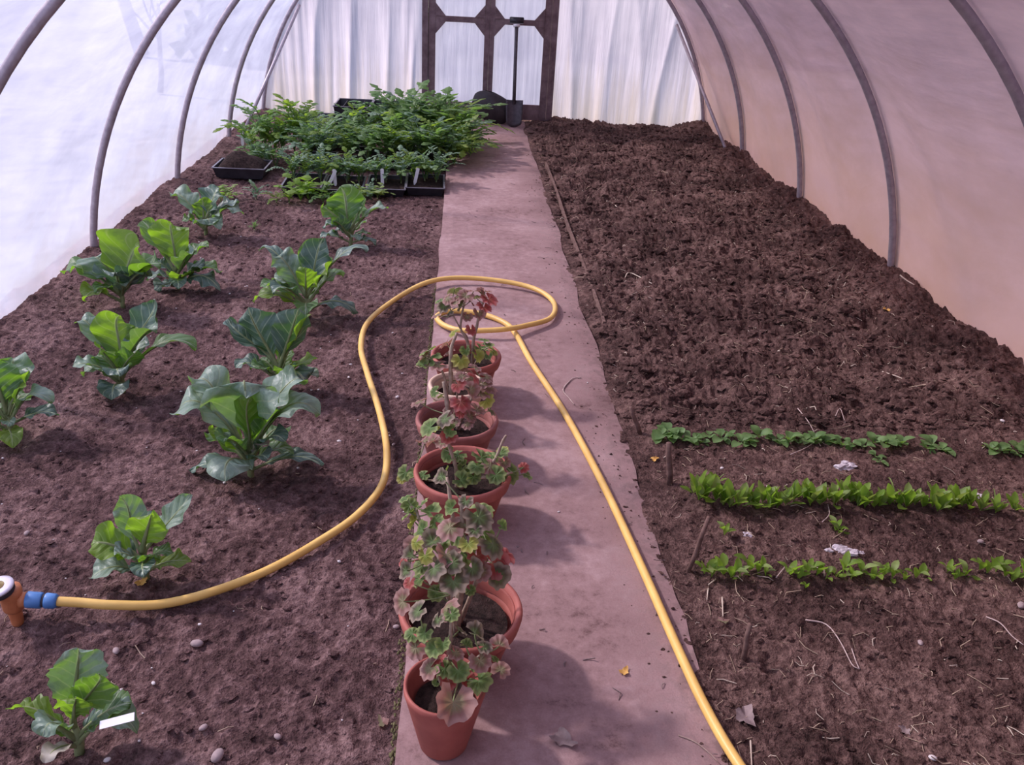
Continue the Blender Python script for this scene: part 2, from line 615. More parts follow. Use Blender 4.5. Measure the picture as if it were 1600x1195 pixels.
def ico(sub):
    import bmesh
    bm = bmesh.new()
    bmesh.ops.create_icosphere(bm, subdivisions=sub, radius=1)
    vs = [tuple(q.co) for q in bm.verts]
    fs = [tuple(q.index for q in f.verts) for f in bm.faces]
    bm.free()
    return vs, fs


ICO = {1: ico(1), 2: ico(2), 3: ico(3)}


def tag(o, label, cat=None, group=None, kind=None):
    if label: o['label'] = label
    if cat: o['category'] = cat
    if group: o['group'] = group
    if kind: o['kind'] = kind
    return o


def struct(o, label=None):
    o['kind'] = 'structure'
    if label: o['label'] = label
    return o


def thing(name, label, cat, loc=(0, 0, 0), group=None, rz=0):
    o = bpy.data.objects.new(name, None)
    o.empty_display_size = .05
    COL.objects.link(o)
    o.location = loc
    o.rotation_euler = (0, 0, rz)
    return tag(o, label, cat, group)


def copy_tree(o, parent=None):
    c = o.copy()
    COL.objects.link(c)
    c.parent = parent
    for ch in list(o.children):
        copy_tree(ch, c)
    return c


def bez(p0, p1, p2, p3, n):
    r = []
    for i in range(n + 1):
        t_ = i / n
        k = 1 - t_
        r.append(p0 * k ** 3 + p1 * 3 * k * k * t_ + p2 * 3 * k * t_ * t_ + p3 * t_ ** 3)
    return r


def catmull(P, sub=8):
    P = [Vector(p) for p in P]
    Q = [P[0] * 2 - P[1]] + P + [P[-1] * 2 - P[-2]]
    r = []
    for i in range(1, len(Q) - 2):
        a, b, c, d = Q[i - 1:i + 3]
        for k in range(sub):
            t_ = k / sub
            r.append(.5 * ((2 * b) + (c - a) * t_ + (2 * a - 5 * b + 4 * c - d) * t_ ** 2 + (3 * b - a - 3 * c + d) * t_ ** 3))
    r.append(P[-1])
    return r


# ================================================================== STRUCTURE
Y0, Y1 = -1.45, 8.95
TCX, TCZ, TR = .25, -.253, 2.20
A0 = math.asin(-TCZ / TR) * 1.0          # ground-line angle of the arch


def arch(ang, r=TR):                      # ang 0 = right horizontal, pi = left
    return TCX + r * math.cos(ang), TCZ + r * math.sin(ang)


def soil_mesh(name, x0, x1, nx, hf, mat):
    ys = [.55]
    while ys[-1] < Y1 + .02:
        ys.append(ys[-1] + max(.0058, .0042 * ys[-1]))
    ys = np.array([-1.45, -1.0, -.5, 0, .3] + ys)
    xs = np.linspace(x0, x1, nx)
    X, Yg = np.meshgrid(xs, ys)
    Z = hf(X, Yg)
    V = np.stack([X.ravel(), Yg.ravel(), Z.ravel()], 1)
    ny = len(ys)
    i = np.arange((ny - 1) * (nx - 1))
    a = (i // (nx - 1)) * nx + i % (nx - 1)
    F = np.stack([a, a + 1, a + nx + 1, a + nx], 1)
    me = bpy.data.meshes.new(name)
    me.vertices.add(len(V))
    me.vertices.foreach_set('co', V.ravel())
    me.loops.add(len(F) * 4)
    me.loops.foreach_set('vertex_index', F.ravel().astype(np.int32))
    me.polygons.add(len(F))
    me.polygons.foreach_set('loop_start', (np.arange(len(F)) * 4).astype(np.int32))
    me.polygons.foreach_set('use_smooth', np.ones(len(F), dtype=bool))
    me.update(calc_edges=True)
    me.materials.append(MATS[mat])
    return link(name, me)


struct(soil_mesh('garden_bed_left', -2.04, PATH_L + .01, 300, h_left, 'soil_left'), 'bare crumbly brown soil of the left planting bed')
struct(soil_mesh('garden_bed_right', PATH_R - .17, 2.56, 330, h_right, 'soil_right'), 'freshly dug dark cloddy soil of the right planting bed')

# concrete path: a slab with slightly uneven edges
mb = MB()
NYP = 130
prof = []
for j in range(NYP + 1):
    y = -1.45 + (Y1 - .03 + 1.45) * j / NYP
    el = PATH_L + .014 * (float(vn(y * 3.1, .3, 41)) - .5) + .006 * (float(vn(y * 14, .3, 42)) - .5)
    er = PATH_R + .03 * (float(vn(y * 2.3, .7, 43)) - .5) + .012 * (float(vn(y * 11, .7, 44)) - .5)
    prof.append((y, el, er))
NX = 16


def pth(u, v):
    y, el, er = prof[min(NYP, round(v * NYP))]
    if u < .07: return (el, y, -.10)
    if u > .93: return (er, y, -.10)
    k = (u - .0769) / (1 - 2 * .0769)
    z = .004 * (float(vn(k * 3, y * 2, 45)) - .5)
    if k < .02 or k > .98: z -= .005
    return (el + (er - el) * min(1, max(0, k)), y, z)


mb.grid(pth, 13, NYP)
struct(mb.build('floor', 'concrete', None, False), 'worn pinkish concrete path down the middle of the tunnel')

# moss line along the left edge of the path
mb = MB()
for k in range(700):
    y = rng.uniform(1.2, 4.2)
    x = PATH_L - .008 + rng.gauss(0, .004)
    mb.lump((x, y, -.014 + rng.uniform(-.008, .003)), rng.uniform(.0015, .0045), k, (1, 1.8, .6))
tag(mb.build('moss', 'moss'), 'thin line of dull green moss along the left path edge', 'moss', kind='stuff')

# ground outside
mb = MB()
mb.grid(lambda u, v: (-40 + 80 * u, -30 + 80 * v, -.14 + .05 * (float(vn(u * 60, v * 60, 51)) - .5)), 60, 60)
struct(mb.build('ground', 'grass'), 'rough grass outside the tunnel, seen faintly through the plastic')


# polythene skins
def skin(name, a_from, a_to, mat, label, seed):
    m_ = MB()
    na, ny = 46, 190
    hoops_y = HOOPS

    def fn(u, v):
        y = Y0 - .02 + (Y1 + .04 - Y0) * v
        an = a_from + (a_to - a_from) * u
        d = min(abs(y - q) for q in hoops_y)
        sag = -.022 * min(1, d / .6) ** 1.2
        low = max(0.0, 1 - u / .5)
        wr = .012 * (float(vn(u * 6 + y * .7, y * 3.0, seed)) - .5) + .02 * low * (float(vn(u * 2.5 - y * .4, y * 2.3, seed + 1)) - .5)
        wr *= min(1, d / .18)
        x, z = arch(an, TR + .026 + sag + wr)
        return (x, y, z)
    m_.grid(fn, na, ny)
    return struct(m_.build(name, mat), label)


HOOPS = [-1.45, .05, 1.55, 3.05, 4.55, 6.05, 7.5, 8.93]
AB = -math.asin((-.13 - TCZ) / TR) * -1
a_ground = math.asin((-.12 - TCZ) / TR)
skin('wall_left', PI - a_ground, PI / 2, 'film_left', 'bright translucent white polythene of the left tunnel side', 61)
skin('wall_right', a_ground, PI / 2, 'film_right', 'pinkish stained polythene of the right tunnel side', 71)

DX0, DX1, DH = -.395, .895, 1.72       # doorway


def end_wall(name, y, label, folds, mat, gap=True):
    """sheet closing the end of the tunnel, in vertical pleats, around the doorway"""
    m_ = MB()

    def top(x):
        return TCZ + math.sqrt(max(0, (TR + .012) ** 2 - (x - TCX) ** 2))

    def fold(x, z):
        k = x + .05 * (z - .4) * math.sin(x * 2.0)
        a = (1 - abs(2 * float(vn(k * 3.2, z * .4, 81)) - 1)) ** 3 * 1.2 + .35 * abs(2 * float(vn(k * 14, z * .6, 82)) - 1)
        return folds * (a - .6)
    xl, xr = TCX - TR - .005, TCX + TR + .005
    spans = [(xl, DX0), (DX1, xr)] if gap else [(xl, xr)]
    for (xa, xb) in spans:
        def fn(u, v):
            x = xa + (xb - xa) * u
            t_ = top(x)
            z = -.12 + (t_ + .12) * v
            e = min(1, (x - xa) / .08, (xb - x) / .08, (t_ - z) / .12)
            return (x, y + fold(x, z) * max(0, e), z)
        m_.grid(fn, 120, 26)
    if gap:
        m_.grid(lambda u, v: (DX0 + (DX1 - DX0) * u, y, DH + (top(DX0 + (DX1 - DX0) * u) - DH) * v), 24, 6)
    return struct(m_.build(name, mat), label)


end_wall('wall_back', Y1 + .0, 'pleated translucent polythene end wall around the door', .026, 'film_back')
end_wall('wall_front', Y0, 'polythene end wall behind the viewer', .03, 'film_back', gap=False)


# doors: two timber leaves with chamfered openings, film stretched behind
def door(name, x0, x1, label):
    y = Y1 - .035
    th = .035
    d = bpy.data.objects.new(name, None)
    COL.objects.link(d)
    d.location = (0, 0, 0)
    struct(d, label)
    so_, si = (.075, .05)
    left = x0 < .2
    wl, wr = (.068, .048) if left else (.048, .068)
    for a, b in ((x0, x0 + wl), (x1 - wr, x1)):
        q = MB()
        q.box(((a + b) / 2, y, DH / 2 + .005), (b - a - .002, th, DH - .01))
        q.build('stile', 'old_timber', d, False)
    ia, ib = x0 + wl, x1 - wr
    for za, zb in ((.01, .155), (.882, .932), (DH - .09, DH - .005)):
        q = MB()
        q.box(((ia + ib) / 2, y, (za + zb) / 2), (ib - ia, th - .006, zb - za))
        q.build('rail', 'old_timber', d, False)
    g = .095
    for (cx, sx_) in ((ia, 1), (ib, -1)):
        for (cz, sz) in ((.882, -1), (.932, 1), (DH - .09, -1)):
            q = MB()
            q.prism([(cx, cz), (cx + sx_ * g, cz), (cx, cz + sz * g * 1.15)], y - th / 2 - .004, y + th / 2 - .01)
            q.build('corner_gusset', 'old_timber', d, False)
    for za, zb in ((.155, .882), (.932, DH - .09)):
        q = MB()
        q.grid(lambda u, v: (ia - .01 + (ib - ia + .02) * u, y + .024 + .006 * (float(vn(u * 3, v * 4 + za * 9, 88)) - .5), za - .01 + (zb - za + .02) * v), 10, 14)
        q.build('pane', 'film_door', d)
    return d


door('door_1', -.335, .2455, 'left leaf of the dark timber double door with plastic panes')
door('door_2', .2455, .835, 'right leaf of the dark timber double door with plastic panes')
for n_, (xa, xb), lab in (('trim_1', (DX0, -.338), 'dark timber door post on the left of the double door'),
                          ('trim_2', (.838, DX1), 'dark timber door post on the right of the double door')):
    q = MB()
    q.box(((xa + xb) / 2, Y1 - .035, DH / 2 + .04), (xb - xa, .06, DH + .1))
    struct(q.build(n_, 'old_timber', None, False), lab)
q = MB()
q.box(((DX0 + DX1) / 2, Y1 - .035, DH + .045), (DX1 - DX0 - .12, .055, .08))
struct(q.build('trim_3', 'old_timber', None, False), 'timber lintel over the double door')

# hoops
names = {1.55: 'steel hoop arching over the viewer, next nearer than the seedling rows', 3.05: 'nearest steel hoop in view, cut by the top corners of the photo',
         4.55: 'steel hoop whose left foot stands behind the big backlit cabbage', 6.05: 'steel hoop footed just in front of the seed trays on the left',
         7.5: 'steel hoop beside the dark heaped tray, last before the end wall', 8.93: 'end steel hoop edging the pleated back wall',
         .05: 'steel hoop just over the viewer', -1.45: 'steel hoop at the end behind the viewer'}
for y in HOOPS:
    q = MB()
    yy = y if abs(y - 8.93) > .01 else 8.88
    if abs(y + 1.45) < .01: yy = -1.40
    a_s = math.asin((-.12 - TCZ) / TR)
    q.tube([(*arch(a_s + (PI - 2 * a_s) * k / 60)[:1], yy, arch(a_s + (PI - 2 * a_s) * k / 60)[1]) for k in range(61)], .0195, 10)
    tag(struct(q.build('tunnel_hoop', 'galvanised')), names[y], 'hoop', 'steel hoops of the tunnel')
for s_, lab in ((-1, 'diagonal steel brace behind the seed trays on the left side'), (1, 'diagonal steel brace in the far right corner')):
    q = MB()
    an = PI - .60 if s_ < 0 else .60
    a = Vector((TCX + s_ * 2.12, 7.56, -.05))
    bx_, bz_ = arch(an, TR - .05)
    q.tube([a, Vector((bx_, 8.84, bz_))], .015, 8)
    tag(struct(q.build('tunnel_brace', 'galvanised')), lab, 'brace', 'diagonal braces of the tunnel')

# timber lath edging the right bed
q = MB()
pts = [(PATH_R + .075 + .004 * math.sin(i * .9), 3.7 + i * .3) for i in range(12)]
for (xa, ya), (xb, yb) in zip(pts[:-1], pts[1:]):
    L = math.hypot(xb - xa, yb - ya)
    q.box(((xa + xb) / 2, (ya + yb) / 2, -.018), (.012, L + .004, .075), rot=Matrix.Rotation(-math.atan2(xb - xa, yb - ya), 3, 'Z'))
tag(q.build('edging_board', 'stake_wood', None, False), 'weathered wooden lath edging the dug bed along the path', 'edging')


# ================================================================== OUTSIDE
def bare_tree(base, label, seed, H=6.5, r0=.11):
    rr = random.Random(seed)
    t_ = thing('bare_tree', label, 'tree', base)
    trunk = MB()
    limbs = []

    def grow(p, d, L, r, depth, mb_):
        pts, rs = [p], [r]
        n = 5
        for i in range(n):
            d = (d + Vector((rr.gauss(0, .16), rr.gauss(0, .16), rr.gauss(.03, .08)))).normalized()
            p = p + d * L / n
            pts.append(p)
            rs.append(r * (1 - .5 * (i + 1) / n))
        mb_.tube(pts, rs, 6 if depth < 2 else 4)
        if depth < 5:
            k = 3 if depth < 4 else 2
            for j in range(k):
                i = rr.randint(2, n)
                nd_ = (d + Vector((rr.gauss(0, .65), rr.gauss(0, .65), rr.gauss(.15, .4)))).normalized()
                m2 = mb_
                if depth == 0:
                    m2 = MB()
                    limbs.append(m2)
                grow(pts[i], nd_, L * rr.uniform(.6, .82), rs[i] * .7, depth + 1, m2)
    grow(Vector((0, 0, 0)), Vector((0, 0, 1)), H * .36, r0, 0, trunk)
    trunk.build('trunk', 'bark', t_)
    for l_ in limbs:
        l_.build('branch', 'bark', t_)
    return t_


bare_tree((-7.3, 9.0, -.13), 'bare tree outside the left side casting branch shadows on the plastic', 5)
bare_tree((-4.6, 13.5, -.13), 'bare tree outside beyond the left end of the back wall', 12, 5.5)

bare_tree((-3.4, 10.4, -.13), 'low bare bush outside by the far left corner', 21, 2.6, .035)


def shrub(c, r, seed, label):
    rr = random.Random(seed)
    t_ = thing('shrub', label, 'shrub', (c[0], c[1], -.13), 'shrubs outside beyond the end wall')
    m_ = MB()
    for k in range(900):
        d = Vector((rr.gauss(0, 1), rr.gauss(0, 1), abs(rr.gauss(0, 1)))).normalized()
        p_ = Vector((d.x * r[0], d.y * r[1], d.z * r[2])) * rr.uniform(.75, 1.05)
        a = Vector((rr.gauss(0, 1), rr.gauss(0, 1), rr.gauss(0, 1))).normalized()
        b = a.cross(d).normalized() * .10
        a = a * .16
        m_._add([p_ - a, p_ + b, p_ + a, p_ - b], [(0, 1, 2, 3)])
    m_.build('foliage', 'hedge_leaf', t_)
    m_ = MB()
    m_.lump((0, 0, r[2] * .4), 1, seed, (r[0] * .85, r[1] * .85, r[2] * .55), 3, .04)
    m_.build('inner_growth', 'hedge_leaf', t_)
    return t_


shrub((-2.2, 13.8), (1.9, 1.0, 1.35), 3, 'dark shrub outside behind the left part of the back wall')
shrub((.9, 16.5), (1.7, 1.0, 1.0), 4, 'dark shrub outside behind the double door')
shrub((5.2, 17.0), (2.0, 1.1, 1.3), 6, 'dark shrub outside behind the right part of the back wall')
m_ = MB()
m_.lump((0, 0, 0), 1, 9, (.42, .3, .30), 3, .08)
o = m_.build('earth_mound', 'compost')
o.location = (.22, 9.45, -.12)
tag(o, 'small dark earth mound outside the door, dim through the pane', 'mound')

# ================================================================== DOOR-SIDE TOOLS
# black sack slumped against the right leaf
m_ = MB()


def sackf(u, v):
    a = 2 * PI * u
    r = math.sin(PI * min(.999, max(.001, v * .96 + .02))) ** .45
    x = .22 * r * math.cos(a) * (1 - .25 * v)
    y = .11 * r * math.sin(a) * (1 - .3 * v)
    z = .235 * (v ** .8)
    k = 1 + .10 * (float(vn(u * 9, v * 6, 91)) - .5) + .05 * math.sin(a * 5 + v * 4)
    return (x * k - .06 * v, y * k, z * (1 - .25 * math.cos(a + .4) * 0 - .30 * (x / .22) * .6))


m_.grid(sackf, 36, 14)
o = m_.build('compost_sack', 'sack_plastic')
o.location = (.34, 8.70, 0)
o.scale = (1.1, 1, 1.25)
tag(o, 'dark slumped plastic sack at the foot of the double door', 'sack')
# spade
t_ = thing('spade', 'long-handled spade with a grey blade leaning on the right door leaf', 'spade', (.50, 8.52, .0))
tilt = Matrix.Rotation(math.radians(-17), 3, 'X')
q = MB()
q.tube([tilt @ Vector((-.005, 0, z)) for z in (.22, .5, .8, .93)], [.017, .016, .016, .018], 10)
q.build('shaft', 'steel_grey', t_)
q = MB()
q.tube([tilt @ Vector((-.005, 0, z)) for z in (.915, .935)], [.03, .034], 12)
q.build('collar', 'white_plastic', t_)
q = MB()
q.box(tilt @ Vector((-.005, 0, .975)), (.125, .035, .05), rot=tilt)
q.tube([tilt @ Vector((-.005 + s * .05, 0, .985)) for s in (-1.35, -.6, .6, 1.35)], [.014, .019, .019, .014], 10)
q.build('handle', 'black_plastic', t_)
q = MB()
q.grid(lambda u, v: tuple(tilt @ Vector(((u - .5) * .16 * (1 - .12 * (1 - v) ** 2), .02 * math.cos((u - .5) * PI) - .012, .005 + .25 * v + .03 * (1 - v) * (abs(u - .5) * 2) ** 2))), 10, 8)
bl = q.build('blade', 'steel_grey', t_)
sm = bl.modifiers.new('thick', 'SOLIDIFY')
sm.thickness = .004

# ================================================================== SPRINKLER + HOSE
sp = soil_at(28, 972, hl)
S = thing('sprinkler', 'copper-coloured sprinkler head with grey disc spiked into the left bed', 'sprinkler', (sp.x, sp.y, sp.z))
q = MB()
q.lathe([(.0001, -.03), (.006, -.02), (.014, .0), (.0165, .038), (.0165, .042)], 20)
q.build('spike', 'copper_plastic', S)
q = MB()
q.lathe([(.0165, .040), (.022, .043), (.0245, .050), (.0255, .085), (.027, .092), (.026, .108), (.0001, .108)], 24)
q.tube([(.018, 0, .072), (.034, .002, .071)], [.019, .019], 16)
q.build('body', 'copper_plastic', S)
Rt = Matrix.Rotation(math.radians(8), 3, 'X') @ Matrix.Rotation(math.radians(-6), 3, 'Y')
q = MB()
q.lathe([(.0001, .108), (.029, .108), (.033, .113), (.034, .122), (.032, .126), (.0001, .126)], 32)
q.v = [tuple(Rt @ Vector(p_)) for p_ in q.v]
q.build('disc_skirt', 'dark_rubber', S)
q = MB()
q.lathe([(.032, .124), (.0355, .126), (.035, .130), (.028, .132), (.012, .133), (.0001, .133)], 32)
q.v = [tuple(Rt @ Vector(p_)) for p_ in q.v]
q.build('disc', 'grey_disc', S)
q = MB()
q.lathe([(.016, .132), (.014, .135), (.009, .137), (.007, .141), (.0001, .142)], 20)
q.v = [tuple(Rt @ Vector(p_)) for p_ in q.v]
q.build('nozzle', 'brass', S)

hz = sp.z
cst = Vector((sp.x + .033, sp.y + .002, sp.z + .071))
K = thing('hose_connector', 'blue plastic hose connector between the sprinkler and the yellow hose', 'connector', tuple(cst))
dirv = Vector((1, .06, -.12)).normalized()
q = MB()
q.tube([dirv * d for d in (.0, .003, .034, .037)], [.0185, .0205, .020, .018], 18)
q.build('collar', 'blue_plastic', K)
q = MB()
q.tube([dirv * d for d in (.035, .045)], [.0165, .0165], 18)
q.build('seal_ring', 'dark_rubber', K)
q = MB()
q.tube([dirv * d for d in (.043, .046, .066, .072)], [.018, .0195, .0185, .0145], 18)
q.build('nut', 'blue_plastic', K)
hs = cst + dirv * .068
hp = [hs, hs + dirv * .06]
for (x, y, zz, bed) in [(175, 945, .045, 1), (250, 944, .025, 1), (330, 925, .013, 1), (420, 890, .012, 1), (500, 845, .012, 1), (560, 803, .012, 1), (598, 755, .012, 1), (604, 700, .012, 1), (592, 640, .012, 1),
                        (573, 580, .012, 1), (564, 540, .013, 1), (576, 502, .014, 1), (620, 466, .02, 1), (668, 441, .03, 0), (720, 434, .034, 0), (790, 440, .030, 0), (840, 453, .025, 0), (866, 474, .022, 0),
                        (860, 497, .024, 0), (820, 509, .034, 0), (795, 513.5, .043, 0), (765, 516, .040, 0), (720, 516, .030, 0), (692, 507, .020, 0), (683, 494, .018, 0), (705, 486, .017, 0), (750, 490, .016, 0), (788, 504, .0125, 0), (806, 522, .0125, 0),
                        (830, 565, .0125, 0), (882, 645, .0125, 0), (940, 752, .0125, 0), (1000, 880, .0125, 0), (1062, 1020, .0125, 0), (1105, 1110, .0125, 0), (1155, 1195, .0125, 0)]:
    b = soil_at(x, y, hl) if bed else gnd(x, y, 0)
    zt = max(b.z + zz, (-.01 if bed else .0) + .012)
    hp.append(gnd(x, y, zt))
last = hp[-1]
hp += [Vector((.70, 1.05, .03)), Vector((.80, .6, .03)), Vector((.9, .0, .03))]
for i in range(len(hp) - 3, len(hp)):
    hp[i].z = hr(hp[i].x, hp[i].y) + .016
pts = catmull(hp, 7)
q = MB()
q.tube(pts, .0122, 12)
tag(q.build('garden_hose', 'hose_yellow'), 'yellow garden hose looping across the path to the sprinkler', 'hose')


# ================================================================== BRASSICAS
def bleaf(parent, O, tip, width, arch_=.25, curl=.1, az=None, mat='cabbage_glaucous_lit', cup=.25, ruf=.10, serr=0.0, pet=.26, base=None, seed=0, twist=0.0):
    """one leaf from the plant's heart O to tip; blade normal turned to the plant axis"""
    rr = random.Random(seed * 7919 + 13)
    B = Vector(base) if base is not None else Vector((0, 0, .015))
    T = Vector(tip)
    ch = T - B
    L = ch.length
    up = Vector((0, 0, 1))
    if az is None:
        az = math.atan2(ch.y, ch.x)
    outw = Vector((math.cos(az), math.sin(az), 0))
    flat = Vector((ch.x, ch.y, 0)).length / max(L, 1e-6)
    c1 = B + ch * .35 + up * arch_ * L * .8 - outw * 0.0
    c2 = B + ch * .70 + up * (arch_ + curl) * .88 * L + outw * (1 - flat) * .15 * L
    lat = outw.cross(up) * rr.gauss(0, .10) * L
    c1 = c1 - lat * .6
    c2 = c2 + lat
    n = 18
    P = bez(B, c1, c2, T, n)
    ph = rr.uniform(0, 6)
    side0 = outw.cross(up)
    rows = []
    for i, p_ in enumerate(P):
        tg = (P[min(i + 1, n)] - P[max(i - 1, 0)]).normalized()
        sd_ = side0 - tg * side0.dot(tg)
        sd_ = sd_.normalized()
        nn = sd_.cross(tg).normalized()
        t_ = i / n
        if twist:
            Rm = Matrix.Rotation(twist * t_, 3, tg)
            sd_, nn = Rm @ sd_, Rm @ nn
        rows.append((p_, sd_, nn, t_))
    nu = 12

    def wprof(t_):
        if t_ < pet:
            return .05 + .12 * (t_ / pet) ** 3
        s = (t_ - pet) / (1 - pet)
        return max(.05, (math.sin(PI * min(1, s ** 1.12 * .95 + .05)) ** .58))

    def fn(u, v):
        i = min(n, round(v * n))
        p_, sd_, nn, t_ = rows[i]
        wv = wprof(t_) * width * .5
        uu = (u - .5) * 2
        if serr:
            wv *= 1 + serr * abs(uu) * (1 if i % 2 else -1) * (t_ > pet)
        bl_ = 1 if t_ > pet else 0
        wob = ruf * width * (abs(uu) ** 2) * (math.sin(t_ * 17 + ph + (2.1 if uu > 0 else 0)) + .6 * math.sin(t_ * 31 + ph * 2 + (1.1 if uu > 0 else 0))) * bl_
        wob += .05 * width * (1 - abs(uu)) * abs(uu) * math.sin(t_ * 40 + uu * 3) * bl_
        up_ = cup * wv * abs(uu) ** 1.6
        return tuple(p_ + sd_ * uu * wv * (1 - .12 * cup * abs(uu)) + nn * (up_ + wob))
    m_ = MB()
    m_.grid(fn, nu, n)
    me = m_.mesh('leaf', mat)
    o_ = link('leaf', me, parent)
    sub = o_.modifiers.new('smooth', 'SUBSURF')
    sub.levels = 1
    sub.render_levels = 1
    # fleshy midrib on the underside
    r_ = MB()
    r_.tube([rows[i][0] - rows[i][2] * .0015 for i in range(0, n)], [max(.0012, (.0085 if width > .1 else .006) * (1 - i / n) ** .8) for i in range(0, n)], 6)
    r_.build('midrib', 'stem_green', o_)
    return o_


def cabbage(px, py, label, leaves, name='cabbage_plant', stem=.04, extra=5, mats=('cabbage_glaucous_lit', 'cabbage_green', 'cabbage_dark')):
    O = soil_at(px, py, hl)
    t_ = thing(name, label, 'cabbage', (O.x, O.y, O.z), 'young cabbages in the left bed')
    rr = random.Random(int(px * 3 + py))
    q_ = MB()
    q_.tube([(0, 0, -.03), (0, 0, .01), (.003, .002, stem), (.0, .004, stem + .05)], [.012, .011, .011, .007], 8)
    q_.build('stem', 'stem_green', t_)
    size = 0
    for i, lf in enumerate(leaves):
        tx, ty, dy, wd = lf[:4]
        kw = dict(lf[4]) if len(lf) > 4 else {}
        T = onY(tx, ty, O.y + dy) - O
        zmin = kw.pop('zmin', .012)
        if T.z < zmin:
            T.z = zmin
        size = max(size, T.length)
        bz = .02 + min(stem + .03, max(0.0, .35 * (T.z - .05)))
        bleaf(t_, O, T, wd, seed=int(px + 31 * i), base=(0, 0, bz), **kw)
    # inner and lower leaves that close the heart
    for k in range(extra):
        a_ = k * 2.4 + rr.uniform(0, .8)
        e_ = rr.uniform(.35, 1.1)
        L_ = size * rr.uniform(.38, .62)
        T = Vector((math.cos(a_) * math.cos(e_), math.sin(a_) * math.cos(e_), math.sin(e_))) * L_
        bleaf(t_, O, T, L_ * rr.uniform(.45, .62), mat=rr.choice(mats), seed=int(py + 17 * k), base=(0, 0, .03 + .5 * stem), arch_=rr.uniform(.1, .3), curl=rr.uniform(.1, .3), az=a_)
    return t_


G, D, BKL, DK = 'cabbage_glaucous_lit', 'cabbage_green', 'cabbage_backlit', 'cabbage_dark'
cabbage(125, 1178, 'young cabbage with toothed leaves nearest the camera in the left bed', [
    (122, 1012, .05, .115, dict(mat=G, arch_=.05, curl=.05, az=2.0, serr=.2)),
    (20, 1108, .02, .075, dict(mat=BKL, arch_=.35, curl=.2, serr=.24, twist=.7)),
    (150, 1052, -.02, .085, dict(mat=D, arch_=.05, curl=.05, az=1.57, serr=.2)),
    (118, 1092, -.06, .07, dict(mat=BKL, arch_=.1, curl=.1, az=1.57, serr=.2)),
    (205, 1098, .02, .09, dict(mat=D, arch_=.18, curl=.1, serr=.2)),
    (214, 1146, -.02, .075, dict(mat=G, arch_=.45, curl=.3, serr=.2)),
    (66, 1150, -.06, .08, dict(mat=G, arch_=.5, curl=.35, serr=.15)),
    (70, 1192, -.08, .05, dict(mat='withered', arch_=.25, curl=.2)),
], stem=.03, extra=2)
cabbage(228, 903, 'small cabbage with lime backlit leaves just behind the hose end', [
    (186, 775, .03, .085, dict(mat=G, arch_=.03, curl=.02, az=2.2)),
    (298, 772, .06, .075, dict(mat=G, arch_=.0, curl=.0, twist=.5)),
    (236, 802, -.03, .105, dict(mat=BKL, arch_=.03, curl=.03, az=1.57)),
    (142, 850, -.02, .115, dict(mat=BKL, arch_=.2, curl=.2, twist=-.5)),
    (142, 903, -.05, .085, dict(mat=G, arch_=.25, curl=.2)),
    (299, 876, .02, .07, dict(mat=BKL, arch_=.12, curl=.2)),
    (238, 868, -.05, .06, dict(mat=D, arch_=.1, az=1.57)),
])
cabbage(392, 742, 'largest cabbage with grey-green drooping leaves beside the hose bend', [
    (384, 622, -.08, .235, dict(mat=G, arch_=.25, curl=.72, az=1.57, cup=.55, ruf=.15)),
    (276, 648, .0, .17, dict(mat=G, arch_=.45, curl=.35, cup=.1)),
    (300, 600, .08, .15, dict(mat=G, arch_=.25, curl=.3)),
    (500, 648, .02, .15, dict(mat=G, arch_=.42, curl=.25, cup=.1, ruf=.08)),
    (470, 592, .10, .15, dict(mat=G, arch_=.2, curl=.3)),
    (392, 618, -.06, .10, dict(mat=BKL, arch_=.02, curl=.05, az=-1.57, cup=.45)),
    (436, 640, -.02, .11, dict(mat=D, arch_=.08, curl=.1, az=-.6, cup=.3)),
    (335, 668, .03, .11, dict(mat=BKL, arch_=.15, curl=.15, cup=.2)),
    (352, 752, -.14, .17, dict(mat=G, arch_=.45, curl=.35, cup=-.1)),
    (300, 748, -.01, .08, dict(mat=DK, arch_=.2, curl=.1)),
    (504, 728, .01, .07, dict(mat=DK, arch_=.2, curl=.15)),
    (350, 690, -.10, .10, dict(mat=D, arch_=.2, curl=.2, cup=.2)),
    (445, 690, -.08, .10, dict(mat=DK, arch_=.25, curl=.2, cup=.2)),
    (420, 695, -.06, .05, dict(mat='withered', arch_=.2, curl=.2)),
])
cabbage(438, 608, 'dark upright cabbage with cupped leaves behind the largest cabbage', [
    (388, 480, .03, .17, dict(mat=DK, arch_=.02, curl=.0, az=-1.9, cup=.35)),
    (356, 498, .08, .12, dict(mat=DK, arch_=.05, curl=.0, az=2.8)),
    (466, 482, .0, .15, dict(mat=DK, arch_=.02, curl=.03, az=-1.2, cup=.3)),
    (482, 490, .03, .12, dict(mat=BKL, arch_=.06, curl=.05, az=.3, cup=.2, twist=-.5)),
    (440, 500, .07, .09, dict(mat=D, arch_=.02, curl=.08, az=1.57)),
    (496, 560, .0, .09, dict(mat=BKL, arch_=.1, curl=.1, cup=.2)),
    (478, 600, -.08, .16, dict(mat=DK, arch_=.4, curl=.3, cup=-.1)),
    (368, 575, -.03, .11, dict(mat=DK, arch_=.25, curl=.2)),
])
